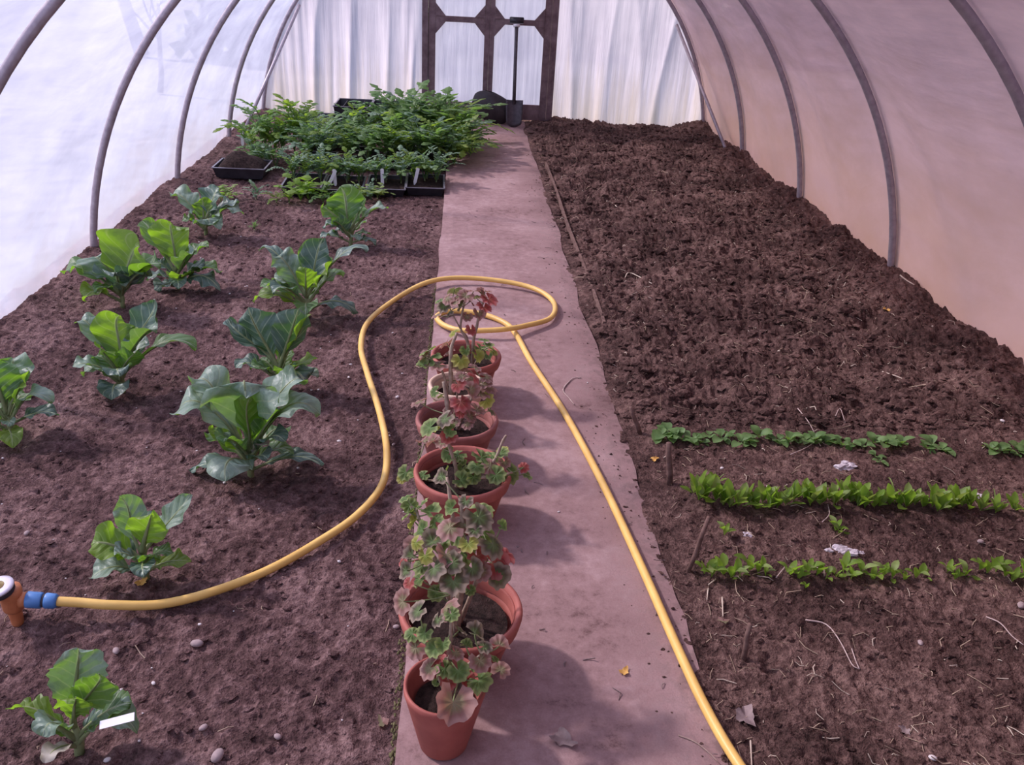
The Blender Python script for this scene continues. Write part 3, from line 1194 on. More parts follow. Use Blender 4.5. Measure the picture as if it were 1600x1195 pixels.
cabbage(480, 492, 'cabbage with broad lime backlit leaves in the middle of the right row', [
    (505, 372, .05, .15, dict(mat=DK, arch_=.02, curl=.05, az=1.3)),
    (575, 392, .05, .10, dict(mat=DK, arch_=.25, curl=.15, cup=.1)),
    (430, 402, .05, .17, dict(mat=G, arch_=.15, curl=.3, az=2.4, cup=.1)),
    (405, 392, .12, .07, dict(mat=DK, arch_=.3, curl=.2)),
    (520, 408, -.02, .19, dict(mat=BKL, arch_=.06, curl=.1, az=.1, cup=.2)),
    (478, 418, -.05, .10, dict(mat=BKL, arch_=.04, curl=.12, az=-1.57, cup=.3)),
    (497, 378, .1, .13, dict(mat=D, arch_=.08, curl=.15, az=1.57)),
    (394, 470, -.02, .13, dict(mat=BKL, arch_=.25, curl=.15, cup=.1)),
    (425, 440, -.02, .12, dict(mat=G, arch_=.2, curl=.3)),
    (560, 488, -.01, .11, dict(mat=DK, arch_=.3, curl=.15, cup=-.1)),
])
cabbage(548, 384, 'farthest cabbage of the right row, just in front of the seed trays', [
    (532, 292, .05, .22, dict(mat=D, arch_=.03, curl=.05, az=1.57, cup=.25)),
    (505, 322, .0, .19, dict(mat=D, arch_=.08, curl=.1, az=2.6)),
    (572, 310, .02, .16, dict(mat=D, arch_=.08, curl=.05, az=.6)),
    (606, 326, .02, .11, dict(mat=G, arch_=.22, curl=.15)),
    (520, 345, -.06, .15, dict(mat=DK, arch_=.1, curl=.1, az=-1.8)),
    (588, 385, .0, .08, dict(mat=DK, arch_=.2, curl=.1)),
    (500, 372, -.02, .1, dict(mat=DK, arch_=.2, curl=.1)),
])
cabbage(18, 682, 'cabbage cut off by the left edge of the photo', [
    (-10, 560, .02, .16, dict(mat=D, arch_=.05, curl=.1, az=-1.57, cup=.25)),
    (46, 578, .05, .15, dict(mat=BKL, arch_=.08, curl=.12, az=.5)),
    (20, 560, .08, .16, dict(mat=G, arch_=.1, curl=.3, az=1.57)),
    (84, 628, -.01, .09, dict(mat=G, arch_=.4, curl=.25)),
    (-60, 600, .0, .15, dict(mat=G, arch_=.25, curl=.25)),
    (-40, 670, -.05, .13, dict(mat=D, arch_=.3, curl=.25)),
    (20, 700, -.12, .08, dict(mat=BKL, arch_=.3, curl=.2)),
], name='cabbage_plant')
cabbage(192, 612, 'cabbage with a ragged lime centre in the left row, one from the photo edge', [
    (126, 502, .06, .12, dict(mat=G, arch_=.2, curl=.3)),
    (188, 492, .05, .17, dict(mat=BKL, arch_=.08, curl=.15, az=1.7)),
    (242, 468, .04, .13, dict(mat=DK, arch_=.04, curl=.05, az=1.0, cup=.4)),
    (246, 514, -.04, .14, dict(mat=G, arch_=.12, curl=.2, cup=.4)),
    (160, 545, -.05, .12, dict(mat=BKL, arch_=.1, curl=.15, az=-2.2)),
    (308, 545, .02, .10, dict(mat=D, arch_=.25, curl=.2)),
    (128, 588, -.04, .10, dict(mat=G, arch_=.35, curl=.3)),
    (175, 625, -.12, .12, dict(mat=DK, arch_=.35, curl=.3)),
    (212, 552, -.08, .10, dict(mat=D, arch_=.08, curl=.1, az=-1.57)),
])
cabbage(192, 478, 'big cabbage with wide glowing leaves against the bright plastic', [
    (218, 386, .05, .32, dict(mat=BKL, arch_=.08, curl=.25, az=1.3, cup=.35)),
    (150, 402, .06, .24, dict(mat=G, arch_=.18, curl=.3, az=2.4, cup=.15)),
    (100, 428, -.02, .20, dict(mat=D, arch_=.3, curl=.25, cup=.1)),
    (130, 470, -.10, .16, dict(mat=BKL, arch_=.25, curl=.35)),
    (252, 412, -.02, .2, dict(mat=D, arch_=.12, curl=.2, cup=.3)),
    (180, 425, -.10, .22, dict(mat=DK, arch_=.05, curl=.05, az=-1.57, cup=.3)),
    (225, 425, -.08, .18, dict(mat=DK, arch_=.05, curl=.05, az=-1.2, cup=.3)),
    (170, 362, .16, .09, dict(mat=DK, arch_=.05, curl=.1)),
])
cabbage(278, 452, 'shaded spreading cabbage to the right of the big glowing one', [
    (268, 348, .06, .2, dict(mat=BKL, arch_=.1, curl=.2, az=1.57)),
    (222, 345, .14, .14, dict(mat=D, arch_=.08, curl=.1)),
    (326, 385, .04, .13, dict(mat=D, arch_=.12, curl=.2)),
    (300, 398, -.03, .15, dict(mat=G, arch_=.15, curl=.25, cup=.4)),
    (288, 430, -.08, .14, dict(mat=BKL, arch_=.12, curl=.15, az=-1.2)),
    (345, 460, -.03, .15, dict(mat=DK, arch_=.35, curl=.25, cup=-.1)),
    (322, 420, .02, .13, dict(mat=DK, arch_=.2, curl=.2)),
    (245, 455, -.08, .12, dict(mat=DK, arch_=.2, curl=.2)),
])
cabbage(322, 368, 'cabbage with pale upturned leaves, farthest of the left row', [
    (268, 305, .06, .19, dict(mat=G, arch_=.15, curl=.25, cup=.3)),
    (342, 293, .08, .19, dict(mat=DK, arch_=.05, curl=.1, az=.9, cup=.3)),
    (314, 310, .05, .12, dict(mat=BKL, arch_=.05, curl=.1, az=1.57)),
    (380, 335, .0, .17, dict(mat=G, arch_=.3, curl=.3, cup=.1)),
    (330, 352, -.10, .17, dict(mat=G, arch_=.4, curl=.35, cup=.0)),
    (372, 318, .08, .14, dict(mat=DK, arch_=.15, curl=.2)),
    (285, 345, -.04, .13, dict(mat=D, arch_=.2, curl=.2)),
])


# ================================================================== POTTED PELARGONIUMS
def pel_leaf_mesh(name, mat, seed, fold=.35, lobes=7):
    rr = random.Random(seed)
    m_ = MB()
    na, nr = 28, 4
    ph = rr.uniform(0, 6)
    vs, uv, fs = [], [], []
    for j in range(nr + 1):
        r = j / nr
        for i in range(na + 1):
            a = math.radians(22) + (2 * PI - math.radians(44)) * i / na
            edge = 1 + .075 * math.cos(lobes * (a - PI) * 1.15) + .04 * math.cos(21 * a + ph)
            x, y = -math.cos(a) * r * edge, math.sin(a) * r * edge
            z = .10 * r * math.cos(lobes * (a - PI) * 1.15 + PI) + fold * (abs(y) ** 1.4) * .9 + .12 * r * r * math.sin(2 * a + ph) - .10 * r * r
            vs.append(((x) * .5, y * .5, z * .5))
            uv.append((max(.01, r), i / na))
    for j in range(nr):
        for i in range(na):
            q_ = j * (na + 1) + i
            fs.append((q_, q_ + na + 1, q_ + na + 2, q_ + 1))
    m_._add(vs, fs, 0, uv)
    return m_.mesh(name, mat)


PELM = {}
for mk in ('pel_green', 'pel_zonal', 'pel_pink', 'pel_red', 'pel_yellow'):
    PELM[mk] = [pel_leaf_mesh('leaf', mk, 3 + i, f_) for i, f_ in enumerate((.15, .35, .7, -.25))]
PK = dict(g='pel_green', z='pel_zonal', p='pel_pink', r='pel_red', y='pel_yellow')


def pot(parent, c, dr, db, H, mat, collar=True):
    """open flower pot: shell, collar rim, compost"""
    R, Rb = dr / 2, db / 2
    q_ = MB()
    if collar:
        Ri = R - .013
        ch = H * .24
        q_.lathe([(.0001, .0), (Rb - .004, 0), (Rb, .004), (Rb + (Ri - Rb) * .93, H - ch), (Ri + .001, H - ch + .004), (Ri - .006, H - .01), (Ri - .011, H * .6), (Rb - .006, .01), (.0001, .01)], 48)
        body = q_.build('pot_body', mat, parent)
        q_ = MB()
        q_.lathe([(Ri - .002, H - ch), (Ri + .006, H - ch - .001), (R - .005, H - ch + .006), (R, H - .010), (R - .002, H - .003), (R - .007, H), (R - .013, H - .003), (Ri - .008, H - .02), (Ri - .010, H - ch)], 48)
        q_.build('rim', mat, body)
    else:
        q_.lathe([(.0001, .0), (Rb - .004, 0), (Rb, .004), (R - .002, H - .02), (R, H - .014), (R, H - .003), (R - .003, H), (R - .007, H - .002), (R - .009, H - .012), (Rb - .006, .01), (.0001, .01)], 48)
        body = q_.build('pot_body', mat, parent)
        Ri = R - .006
    q_ = MB()
    zc = H * .72
    rc = Rb + (Ri - Rb) * .72 - .010

    def cf(u, v):
        a = 2 * PI * u
        r = rc * v
        return (r * math.cos(a), r * math.sin(a), zc + .012 * (float(vn(3 + r * math.cos(a) * 40, 3 + r * math.sin(a) * 40, 97)) - .5) * (v < .99))
    q_.grid(cf, 36, 9)
    q_.build('compost', 'compost', parent)
    return zc


def geranium(label, cx, cy, dr, db, H, mat, stems, leaves, collar=True, seed=1):
    """stems: pixel polylines in the plane of the pot; leaves: (px, py, diameter px, kind, dy)"""
    rr = random.Random(seed)
    O = Vector((cx, cy, .002))
    t_ = thing('potted_geranium', label, 'potted plant', tuple(O), 'potted geraniums lined up on the path')
    zc = pot(t_, O, dr, db, H, mat, collar)
    nodes = []
    for st in stems:
        pl = []
        for k, s_ in enumerate(st):
            dy = s_[2] if len(s_) > 2 else 0
            pl.append(onY(s_[0], s_[1], cy + dy) - O)
        # root the stem in the compost
        if len(st[0]) > 3:
            pl[0] = Vector((pl[0].x, st[0][2], zc - .01))
        pc = catmull(pl, 5)
        r0 = .0065 if len(st[-1]) < 4 else st[-1][3]
        q_ = MB()
        q_.tube(pc, [r0 * (1 - .45 * i / len(pc)) * (1 + .12 * math.sin(i * 2.1)) for i in range(len(pc))], 7)
        q_.build('stem', 'stem_wood', t_)
        nodes += pc[len(pc) // 3:]
    for (lx, ly, dpx, kind, dy) in leaves:
        P_ = onY(lx, ly, cy + dy) - O
        dist = (P_ + O - CAM).dot(C_F)
        dm = dpx / FPX * dist * 1.12
        me = PELM[PK[kind]][rr.randrange(4) if dpx < 50 else 2]
        l_ = link('leaf', me, t_)
        # leaf faces mostly up and outward, towards the light
        out_ = Vector((P_.x, P_.y, 0))
        out_ = out_.normalized() if out_.length > .01 else Vector((0, -1, 0))
        nrm = (Vector((0, 0, 1)) * rr.uniform(.5, 1.0) + out_ * rr.uniform(.1, .6) + Vector((-.15, -.25, 0)) * rr.uniform(.0, 1.2) + Vector((rr.gauss(0, .25), rr.gauss(0, .25), 0))).normalized()
        xa = (out_ + Vector((rr.gauss(0, .5), rr.gauss(0, .5), -.2)))
        xa = (xa - nrm * xa.dot(nrm)).normalized()
        ya = nrm.cross(xa)
        M = Matrix(((xa.x, ya.x, nrm.x, P_.x), (xa.y, ya.y, nrm.y, P_.y), (xa.z, ya.z, nrm.z, P_.z), (0, 0, 0, 1)))
        l_.matrix_local = M @ Matrix.Scale(dm, 4)
        # petiole to the nearest lower stem node
        best = min(nodes, key=lambda n_: (n_ - P_).length + (.15 if n_.z > P_.z else 0))
        if (best - P_).length > .008:
            a_ = P_ - nrm * .001
            mid = (best + a_) * .5 + Vector((0, 0, -.1 * (best - a_).length)) - nrm * .15 * (best - a_).length
            q_ = MB()
            q_.tube([M.inverted() @ p_ / dm for p_ in bez(best, best * .5 + mid * .5, mid * .5 + a_ * .5, a_, 5)], .0016 / dm, 5)
            q_.build('leaf_stalk', 'stem_green', l_)
    return t_


def scatter_leaves(seed, n, cx, cy, rx, ry, size, kinds, dyr):
    rr = random.Random(seed)
    r_ = []
    for _ in range(n):
        while True:
            a, b = rr.uniform(-1, 1), rr.uniform(-1, 1)
            if a * a + b * b < 1: break
        r_.append((cx + a * rx, cy + b * ry, rr.uniform(*size), rr.choice(kinds), rr.uniform(*dyr)))
    return r_


geranium('pink-tinged geranium in the small plain terracotta pot nearest the camera', -.005, 1.337, .172, .105, .172, 'terracotta',
         [[(700, 1075, 0, 0), (703, 1030), (704, 990), (706, 955, 0, .0055)], [(700, 1080, 0, 0), (720, 1050), (752, 1022, -.01, .004)], [(700, 1078, 0, 0), (680, 1040), (662, 998, .0, .004)]],
         [(654, 955, 34, 'z', .02), (698, 950, 38, 'p', .05), (706, 960, 22, 'g', -.01), (684, 968, 24, 'z', .0), (644, 990, 24, 'g', .02), (664, 989, 26, 'g', .0), (650, 1012, 32, 'p', .0),
          (680, 1012, 30, 'g', -.02), (692, 1006, 22, 'g', -.03), (718, 984, 26, 'z', .02), (742, 990, 34, 'z', .01), (712, 1020, 26, 'p', -.02), (728, 1008, 20, 'g', .02), (756, 1010, 26, 'z', .0),
          (780, 1009, 32, 'p', .01), (750, 1032, 34, 'p', -.02), (771, 1028, 18, 'g', .0), (782, 1047, 28, 'p', .02), (672, 1043, 36, 'p', -.02), (695, 1044, 26, 'g', -.03), (716, 1048, 32, 'g', -.04),
          (701, 1064, 26, 'r', -.02), (727, 1062, 26, 'r', .0), (748, 1063, 38, 'g', -.02), (681, 1066, 12, 'g', -.03), (686, 1028, 22, 'r', .0), (690, 1030, 22, 'z', .02), (708, 1097, 58, 'p', -.085), (735, 1040, 22, 'g', .02)],
         collar=False, seed=3)
P2 = [(690, 745, 24, 'z', .02), (728, 783, 22, 'z', -.03), (748, 808, 46, 'z', -.02), (752, 795, 36, 'g', .02), (706, 795, 24, 'g', .0), (703, 824, 40, 'p', -.04), (742, 828, 26, 'z', -.05), (722, 818, 28, 'p', -.02),
      (770, 850, 44, 'z', -.05), (732, 850, 28, 'y', -.07), (676, 846, 34, 'z', -.03), (648, 852, 30, 'p', -.04), (644, 868, 28, 'z', -.06), (697, 866, 36, 'p', -.08), (708, 878, 34, 'z', -.10), (738, 888, 34, 'z', -.10),
      (678, 888, 40, 'z', -.10), (708, 908, 44, 'z', -.12), (635, 892, 26, 'z', -.08), (770, 880, 48, 'r', -.04), (788, 866, 36, 'r', -.02), (776, 900, 38, 'z', -.06), (752, 892, 30, 'p', -.08), (629, 876, 18, 'r', -.04),
      (652, 870, 20, 'r', -.02), (660, 885, 28, 'g', -.02), (630, 940, 38, 'p', -.10), (682, 926, 26, 'g', -.06), (735, 922, 16, 'g', -.04), (784, 822, 18, 'g', .0), (650, 848, 22, 'y', -.06),
      (640, 800, 30, 'g', .05), (658, 790, 28, 'g', .06), (672, 800, 30, 'g', .04), (634, 778, 22, 'g', .06), (648, 815, 26, 'y', .04), (680, 815, 28, 'g', .02), (660, 828, 26, 'g', .0), (640, 790, 26, 'g', .08),
      (664, 868, 26, 'y', -.08), (690, 850, 28, 'g', -.03), (716, 838, 30, 'g', .0), (756, 835, 30, 'g', .02), (725, 865, 34, 'g', -.03), (745, 868, 30, 'r', -.05), (700, 890, 26, 'g', -.06), (640, 910, 22, 'r', -.05), (655, 905, 26, 'g', -.03)]
geranium('bushy purple-green geranium in the big wide pot, second from the camera', .027, 1.573, .290, .185, .172, 'terracotta',
         [[(715, 945, -.02, 0), (722, 900, -.02), (724, 840, -.02), (720, 780, .0, .008)], [(712, 945, 0, 0), (690, 895, -.02), (668, 850, .0), (650, 795, .05, .006)],
          [(718, 945, .0, 0), (750, 895, -.02), (772, 850, -.02, .006)], [(716, 945, .03, 0), (712, 850, .06), (702, 770, .10), (698, 745, .12, .006)], [(714, 945, -.04, 0), (705, 915, -.08), (700, 890, -.09, .005)]],
         P2, seed=5)
P3 = [(752, 715, 34, 'g', .0), (768, 712, 28, 'g', .02), (782, 708, 24, 'g', .0), (785, 702, 18, 'y', .03), (766, 728, 28, 'p', -.04), (788, 722, 20, 'p', .0), (796, 738, 34, 'g', -.02), (775, 742, 28, 'g', -.06), (820, 740, 26, 'g', .02),
      (818, 730, 16, 'r', .02), (735, 735, 26, 'g', -.02), (745, 728, 26, 'g', -.05), (720, 750, 26, 'g', -.06), (695, 742, 26, 'g', -.05), (740, 745, 22, 'g', -.06), (722, 732, 16, 'g', -.02), (700, 710, 24, 'g', -.02), (716, 710, 24, 'g', -.01),
      (722, 720, 14, 'g', .0), (672, 668, 32, 'g', -.04), (696, 654, 30, 'z', -.02), (688, 668, 22, 'y', -.02), (704, 672, 20, 'g', -.04), (676, 690, 22, 'p', .02), (702, 682, 26, 'r', -.03), (664, 690, 24, 'p', .05), (692, 690, 24, 'p', .0),
      (634, 738, 24, 'g', .02), (648, 742, 22, 'g', .0), (662, 742, 18, 'g', -.02), (628, 748, 16, 'y', .02)]
geranium('sprawling green geranium in the wide red pot, third from the camera', .03, 2.165, .290, .19, .170, 'terracotta',
         [[(715, 752, -.02, 0), (712, 730, -.03), (703, 700, -.03), (696, 672, -.03, .007)], [(716, 752, 0, 0), (740, 738, -.02), (770, 722, -.02), (785, 690, .0), (791, 680, .0, .006)],
          [(718, 754, -.02, 0), (740, 748, -.05), (780, 744, -.05), (800, 738, -.03, .006)], [(706, 752, 0, 0), (680, 752, .0), (655, 748, .02), (640, 742, .02, .005)]],
         P3, seed=8)
P4 = [(715, 600, 24, 'r', .0), (720, 628, 30, 'r', -.03), (722, 588, 20, 'p', .02), (740, 590, 22, 'r', .0), (755, 600, 26, 'p', .02), (750, 615, 30, 'p', .0), (735, 610, 26, 'p', -.02), (760, 588, 22, 'p', .03), (764, 605, 26, 'p', .03),
      (745, 640, 26, 'p', -.02), (760, 625, 24, 'y', .0), (735, 650, 22, 'p', -.04), (720, 645, 16, 'r', -.04), (730, 662, 18, 'p', -.06), (680, 612, 18, 'g', .0), (690, 618, 14, 'y', .0), (700, 640, 16, 'p', -.02), (766, 640, 22, 'z', .02),
      (742, 575, 20, 'p', .04), (712, 660, 14, 'p', -.05), (655, 628, 26, 'p', .08)]
geranium('leggy geranium with red leaves in the dusky pot, fourth from the camera', .010, 2.488, .272, .18, .165, 'terracotta_dusky',
         [[(705, 668, -.02, 0), (700, 640, -.02), (696, 612, -.01), (693, 596, .0, .010)], [(712, 668, 0, 0), (728, 640, -.01), (742, 612, .0), (752, 590, .02, .006)], [(712, 670, .0, 0), (735, 655, -.01), (760, 636, .0, .005)],
          [(708, 668, 0, 0), (712, 630, .01), (718, 600, .0, .005)]],
         P4, seed=11)
P5 = [(668, 548, 26, 'g', .03), (676, 560, 26, 'g', .02), (664, 558, 20, 'p', .03), (686, 570, 30, 'p', .0), (720, 562, 26, 'y', -.02), (718, 575, 22, 'p', -.02), (730, 582, 18, 'p', .02), (698, 536, 26, 'p', .05), (710, 520, 18, 'y', .04), (660, 570, 18, 'g', .0),
      (735, 590, 20, 'p', .0), (702, 550, 18, 'p', .04)]
geranium('thin pale-stemmed geranium in the cream clay pot, fifth from the camera', .008, 2.737, .205, .14, .165, 'terracotta_pale',
         [[(706, 592, -.01, 0), (704, 562, -.01), (706, 540, .0), (714, 520, .02, .009)], [(704, 594, .0, 0), (690, 578, .0), (674, 562, .02, .005)], [(708, 592, .0, 0), (720, 575, -.01), (724, 564, -.01, .004)]],
         P5, seed=14)
P6 = [(700, 466, 20, 'p', .0), (694, 478, 22, 'z', .02), (716, 462, 20, 'p', .02), (728, 462, 24, 'p', .0), (740, 455, 20, 'p', .02), (752, 460, 20, 'p', .02), (764, 468, 26, 'r', .0), (756, 480, 24, 'r', -.02), (748, 490, 20, 'p', -.02), (722, 478, 20, 'z', .0),
      (704, 486, 22, 'z', .02), (684, 492, 20, 'p', .0), (730, 495, 16, 'p', .0), (736, 515, 18, 'r', -.02), (742, 462, 18, 'z', .04), (688, 470, 16, 'g', .03), (710, 452, 22, 'z', .05), (758, 455, 18, 'p', .04), (712, 473, 18, 'p', -.02), (735, 470, 18, 'p', .03),
      (750, 545, 22, 'g', .0), (760, 540, 22, 'g', .02), (770, 548, 18, 'y', -.02), (745, 556, 20, 'y', -.04), (728, 547, 16, 'g', -.03), (756, 532, 16, 'g', .04), (764, 556, 16, 'g', -.03)]
geranium('tall bare-stemmed geranium with dusky red top leaves in the farthest pot', .040, 2.985, .268, .175, .165, 'terracotta',
         [[(738, 556, 0, 0), (740, 530), (745, 510), (750, 485, .0), (756, 470, .0, .007)], [(734, 556, 0, 0), (730, 530), (720, 515), (722, 490), (727, 470, .0, .006)], [(732, 540, 0), (722, 518, .0), (712, 500, .0), (702, 480, .02, .004)],
          [(742, 558, .02, 0), (755, 548, .0), (765, 542, .0, .004)]],
         P6, seed=17)


# ================================================================== SEED TRAYS AND THEIR PLANTS
def tray(cx, cy, wx, wy, H, label, rz=0, fill=True, z=0.0, cells=None, group='black seed trays at the end of the left bed'):
    t_ = thing('seed_tray', label, 'tray', (cx, cy, z), group, rz)
    q_ = MB()
    a, b = wx / 2, wy / 2
    k = .88
    for (x0, y0, x1, y1) in ((-a, -b, a, -b), (a, -b, a, b), (a, b, -a, b), (-a, b, -a, -b)):
        th = .003
        vs = [(x0, y0, H), (x1, y1, H), (x1 * k, y1 * k, 0), (x0 * k, y0 * k, 0)]
        q_._add(vs + [(p_[0] * .985, p_[1] * .985, p_[2]) for p_ in vs], [(3, 2, 1, 0), (4, 5, 6, 7), (0, 1, 5, 4)])
    q_.box((0, 0, .002), (wx * k, wy * k, .004))
    q_.build('tray_shell', 'black_plastic', t_, False)
    q_ = MB()
    for (c_, d_) in (((0, -b, H), (wx + .012, .012, .005)), ((0, b, H), (wx + .012, .012, .005)), ((-a, 0, H), (.012, wy, .005)), ((a, 0, H), (.012, wy, .005))):
        q_.box(c_, d_)
    q_.build('rim', 'tray_rim', t_, False)
    if fill:
        q_ = MB()
        q_.grid(lambda u, v: ((u - .5) * wx * .93, (v - .5) * wy * .93, H * .62 + .008 * (float(vn(u * 14 + cx * 9, v * 14, 95)) - .5)), 14, 14)
        q_.build('compost', 'compost', t_)
    for i in range(1, cells or 0):
        q_ = MB()
        q_.box(((i / cells - .5) * wx, 0, H * .8), (.004, wy * .93, H * .3))
        q_.build('divider', 'black_plastic', t_, False)
    return t_


def frond_mesh(name, mat, seed, nl=4, wide=1.0, L=1.0, lobed=True):
    """pinnate leaf of unit length: stalk arching out along +x, pairs of toothed leaflets"""
    rr = random.Random(seed)
    m_ = MB()
    P = bez(Vector((0, 0, 0)), Vector((.12, 0, .45)), Vector((.45, 0, .85)), Vector((.85, 0, .72)), 10)
    m_.tube(P, [.014 * (1 - .06 * i) for i in range(11)], 4)

    def leaflet(p_, d, n_, s):
        sd_ = n_.cross(d).normalized()
        out_ = [(0, 0), (.22, .26), (.30, .17), (.52, .40), (.60, .26), (.80, .24), (1, 0)]
        vs = [p_ + d * (x * s) + n_ * (.12 * s * math.sin(x * 3)) for x in (0, .3, .6, 1.0)]
        base_ = len(vs)
        L_ = [p_ + d * (x * s) + sd_ * (y * s * wide) + n_ * (.10 * s * y + rr.uniform(-.03, .03) * s) for x, y in out_[1:-1]]
        R_ = [p_ + d * (x * s) - sd_ * (y * s * wide) + n_ * (.10 * s * y + rr.uniform(-.03, .03) * s) for x, y in out_[1:-1]]
        allv = vs + L_ + R_
        a = base_
        b = base_ + len(L_)
        fs = [(0, 1, a), (1, a + 1, a), (1, 2, a + 2), (1, a + 2, a + 1), (2, a + 3, a + 2), (2, 3, a + 4), (2, a + 4, a + 3)]
        fs += [(0, b, 1), (1, b, b + 1), (1, b + 2, 2), (1, b + 1, b + 2), (2, b + 2, b + 3), (2, b + 4, 3), (2, b + 3, b + 4)]
        m_._add(allv, fs)
    for k in range(nl):
        i = int(3 + 7 * k / nl)
        p_ = P[i]
        tg = (P[min(10, i + 1)] - P[i - 1]).normalized()
        for s_ in (-1, 1):
            d = (Vector((0, s_, 0)) * .9 + tg * rr.uniform(.35, .7) + Vector((0, 0, rr.uniform(-.2, .2)))).normalized()
            n_ = Vector((rr.gauss(0, .2), rr.gauss(0, .2), 1))
            n_ = (n_ - d * n_.dot(d)).normalized()
            leaflet(p_, d, n_, rr.uniform(.28, .4) * (1 - .05 * k) * (1 if nl < 4 else .62))
    tg = (P[10] - P[8]).normalized()
    n_ = Vector((0, 0, 1))
    n_ = (n_ - tg * n_.dot(tg)).normalized()
    leaflet(P[9], tg, n_, .45 if nl < 4 else .3)
    return m_.mesh(name, mat, False)


FR = {k: [frond_mesh('leaf', k, s, nl, wd) for s, nl, wd in ((1, 6, .9), (2, 5, 1.0), (3, 7, .75))] for k in ('tray_green', 'tray_blue', 'tray_lime')}


def tray_plant(x, y, z, h, n, label, group, mats, seed, spread=1.0, lean=(0, 0)):
    rr = random.Random(seed)
    t_ = thing('leafy_seedling', label, 'seedling', (x, y, z), group, rr.uniform(0, 6))
    q_ = MB()
    q_.tube([(0, 0, -.01), (0, 0, h * .12)], [.006, .004], 6)
    q_.build('stem', 'stem_green', t_)
    for i in range(n):
        l_ = link('leaf', rr.choice(FR[rr.choice(mats)]), t_)
        l_.rotation_euler = (rr.gauss(0, .12), rr.gauss(0, .22) - .12 + lean[0], i * 2.4 + rr.gauss(0, .3))
        s_ = h * rr.uniform(.85, 1.3)
        l_.scale = (s_ * spread, s_ * spread, s_)
        l_.location = (0, 0, h * .04)
    return t_


def plant_label(x, y, z, label, h=.11, rx=0, rz=0, ry=0):
    q_ = MB()
    w_ = .0115
    q_.prism([(-w_, .02), (0, -.01), (w_, .02), (w_, h), (w_ * .6, h + .004), (-w_ * .6, h + .004), (-w_, h)], -.0009, .0009)
    o_ = q_.build('plant_label', 'white_plastic', None, False)
    o_.location = (x, y, z)
    o_.rotation_euler = (rx, ry, rz)
    return tag(o_, label, 'plant label', 'white plant labels')


TH = .058


def tz(x, y): return float(max(hl(x, y), hl(x + .08, y + .1), hl(x - .08, y - .1), hl(x, y))) + .004


ordn = ['leftmost', 'second from left', 'third from left', 'rightmost']
front = [(468, 289), (533, 291), (601, 291), (663, 291)]
for i, (px_, py_) in enumerate(front):
    f_ = gnd(px_, py_, .045)
    cx, cy = f_.x, f_.y + .20
    zz = tz(cx, cy)
    tray(cx, cy, .262, .40, TH, 'black seed tray of the front row, %s, with a bare near half' % ordn[i], rz=.03, z=zz)
    for j in range(6):
        tray_plant(cx - .085 + .085 * (j % 3) + rng.uniform(-.015, .015), cy + .085 + .075 * (j // 3) + rng.uniform(-.02, .02), zz + TH * .62, rng.uniform(.13, .17), 8,
                   'leafy green seedling in the %s tray of the front row' % ordn[i], 'seedlings in the %s front tray' % ordn[i], ['tray_green', 'tray_blue', 'tray_lime', 'tray_blue'], 100 + i * 10 + j)
    lx = [(525, 268), (535, 270), (605, 268), (652, 266)][i]
    lp = gnd(lx[0], lx[1], zz + .04)
    plant_label(lp.x, cy - .02, zz + .034, 'white plant label standing in the %s tray of the front row' % ordn[i], .12, rx=.1, ry=[.45, -.03, 0, .22][i])

rows2 = [(-1.10, 6.86, 'behind the leftmost front tray'), (-.78, 6.88, 'behind the second front tray'), (-.47, 6.90, 'behind the third front tray'), (-.22, 6.90, 'beside the path, behind the rightmost front tray')]
for i, (cx, cy, lab) in enumerate(rows2):
    zz = tz(cx, cy)
    tray(cx, cy, .25, .38, TH, 'black seed tray of the second row, ' + lab, z=zz)
    for j in range(4):
        tray_plant(cx - .07 + .14 * (j % 2), cy - .1 + .17 * (j // 2), zz + TH * .62, rng.uniform(.20, .26) + .03 * (i == 3), 11,
                   'bushy feathery plant in the tray ' + lab, 'plants in the tray ' + lab, ['tray_green', 'tray_green', 'tray_blue', 'tray_lime'], 200 + i * 10 + j, 1.05)
rows3 = [(-1.15, 7.50, 'back row tray, leftmost'), (-.84, 7.48, 'back row tray, second from left'), (-.50, 7.48, 'back row tray, third from left'), (-.22, 7.52, 'back row tray nearest the path')]
for i, (cx, cy, lab) in enumerate(rows3):
    zz = tz(cx, cy)
    tray(cx, cy, .25, .38, TH, 'black seed tray: ' + lab, z=zz)
    for j in range(4):
        tray_plant(cx - .07 + .14 * (j % 2), cy - .1 + .18 * (j // 2), zz + TH * .62, (.16 if i == 0 else .22 if i < 2 else .31) + rng.uniform(-.03, .03), 11,
                   'tall bushy plant in the ' + lab, 'plants in the ' + lab, ['tray_green', 'tray_green', 'tray_lime', 'tray_blue'], 300 + i * 10 + j, 1.1)
# plants spilling over the path at the right
for j, (x, y, h) in enumerate([(-.06, 7.35, .27), (.0, 7.05, .23), (-.04, 7.75, .30), (.06, 7.45, .21), (.08, 7.2, .18), (-.05, 6.85, .20)]):
    tray_plant(x, y, .0 if x > PATH_L else hl(x, y), h, 13, 'bushy plant sprawling from the trays over the path', 'plants spilling over the path', ['tray_green', 'tray_blue', 'tray_green', 'tray_lime'], 400 + j, 1.25)
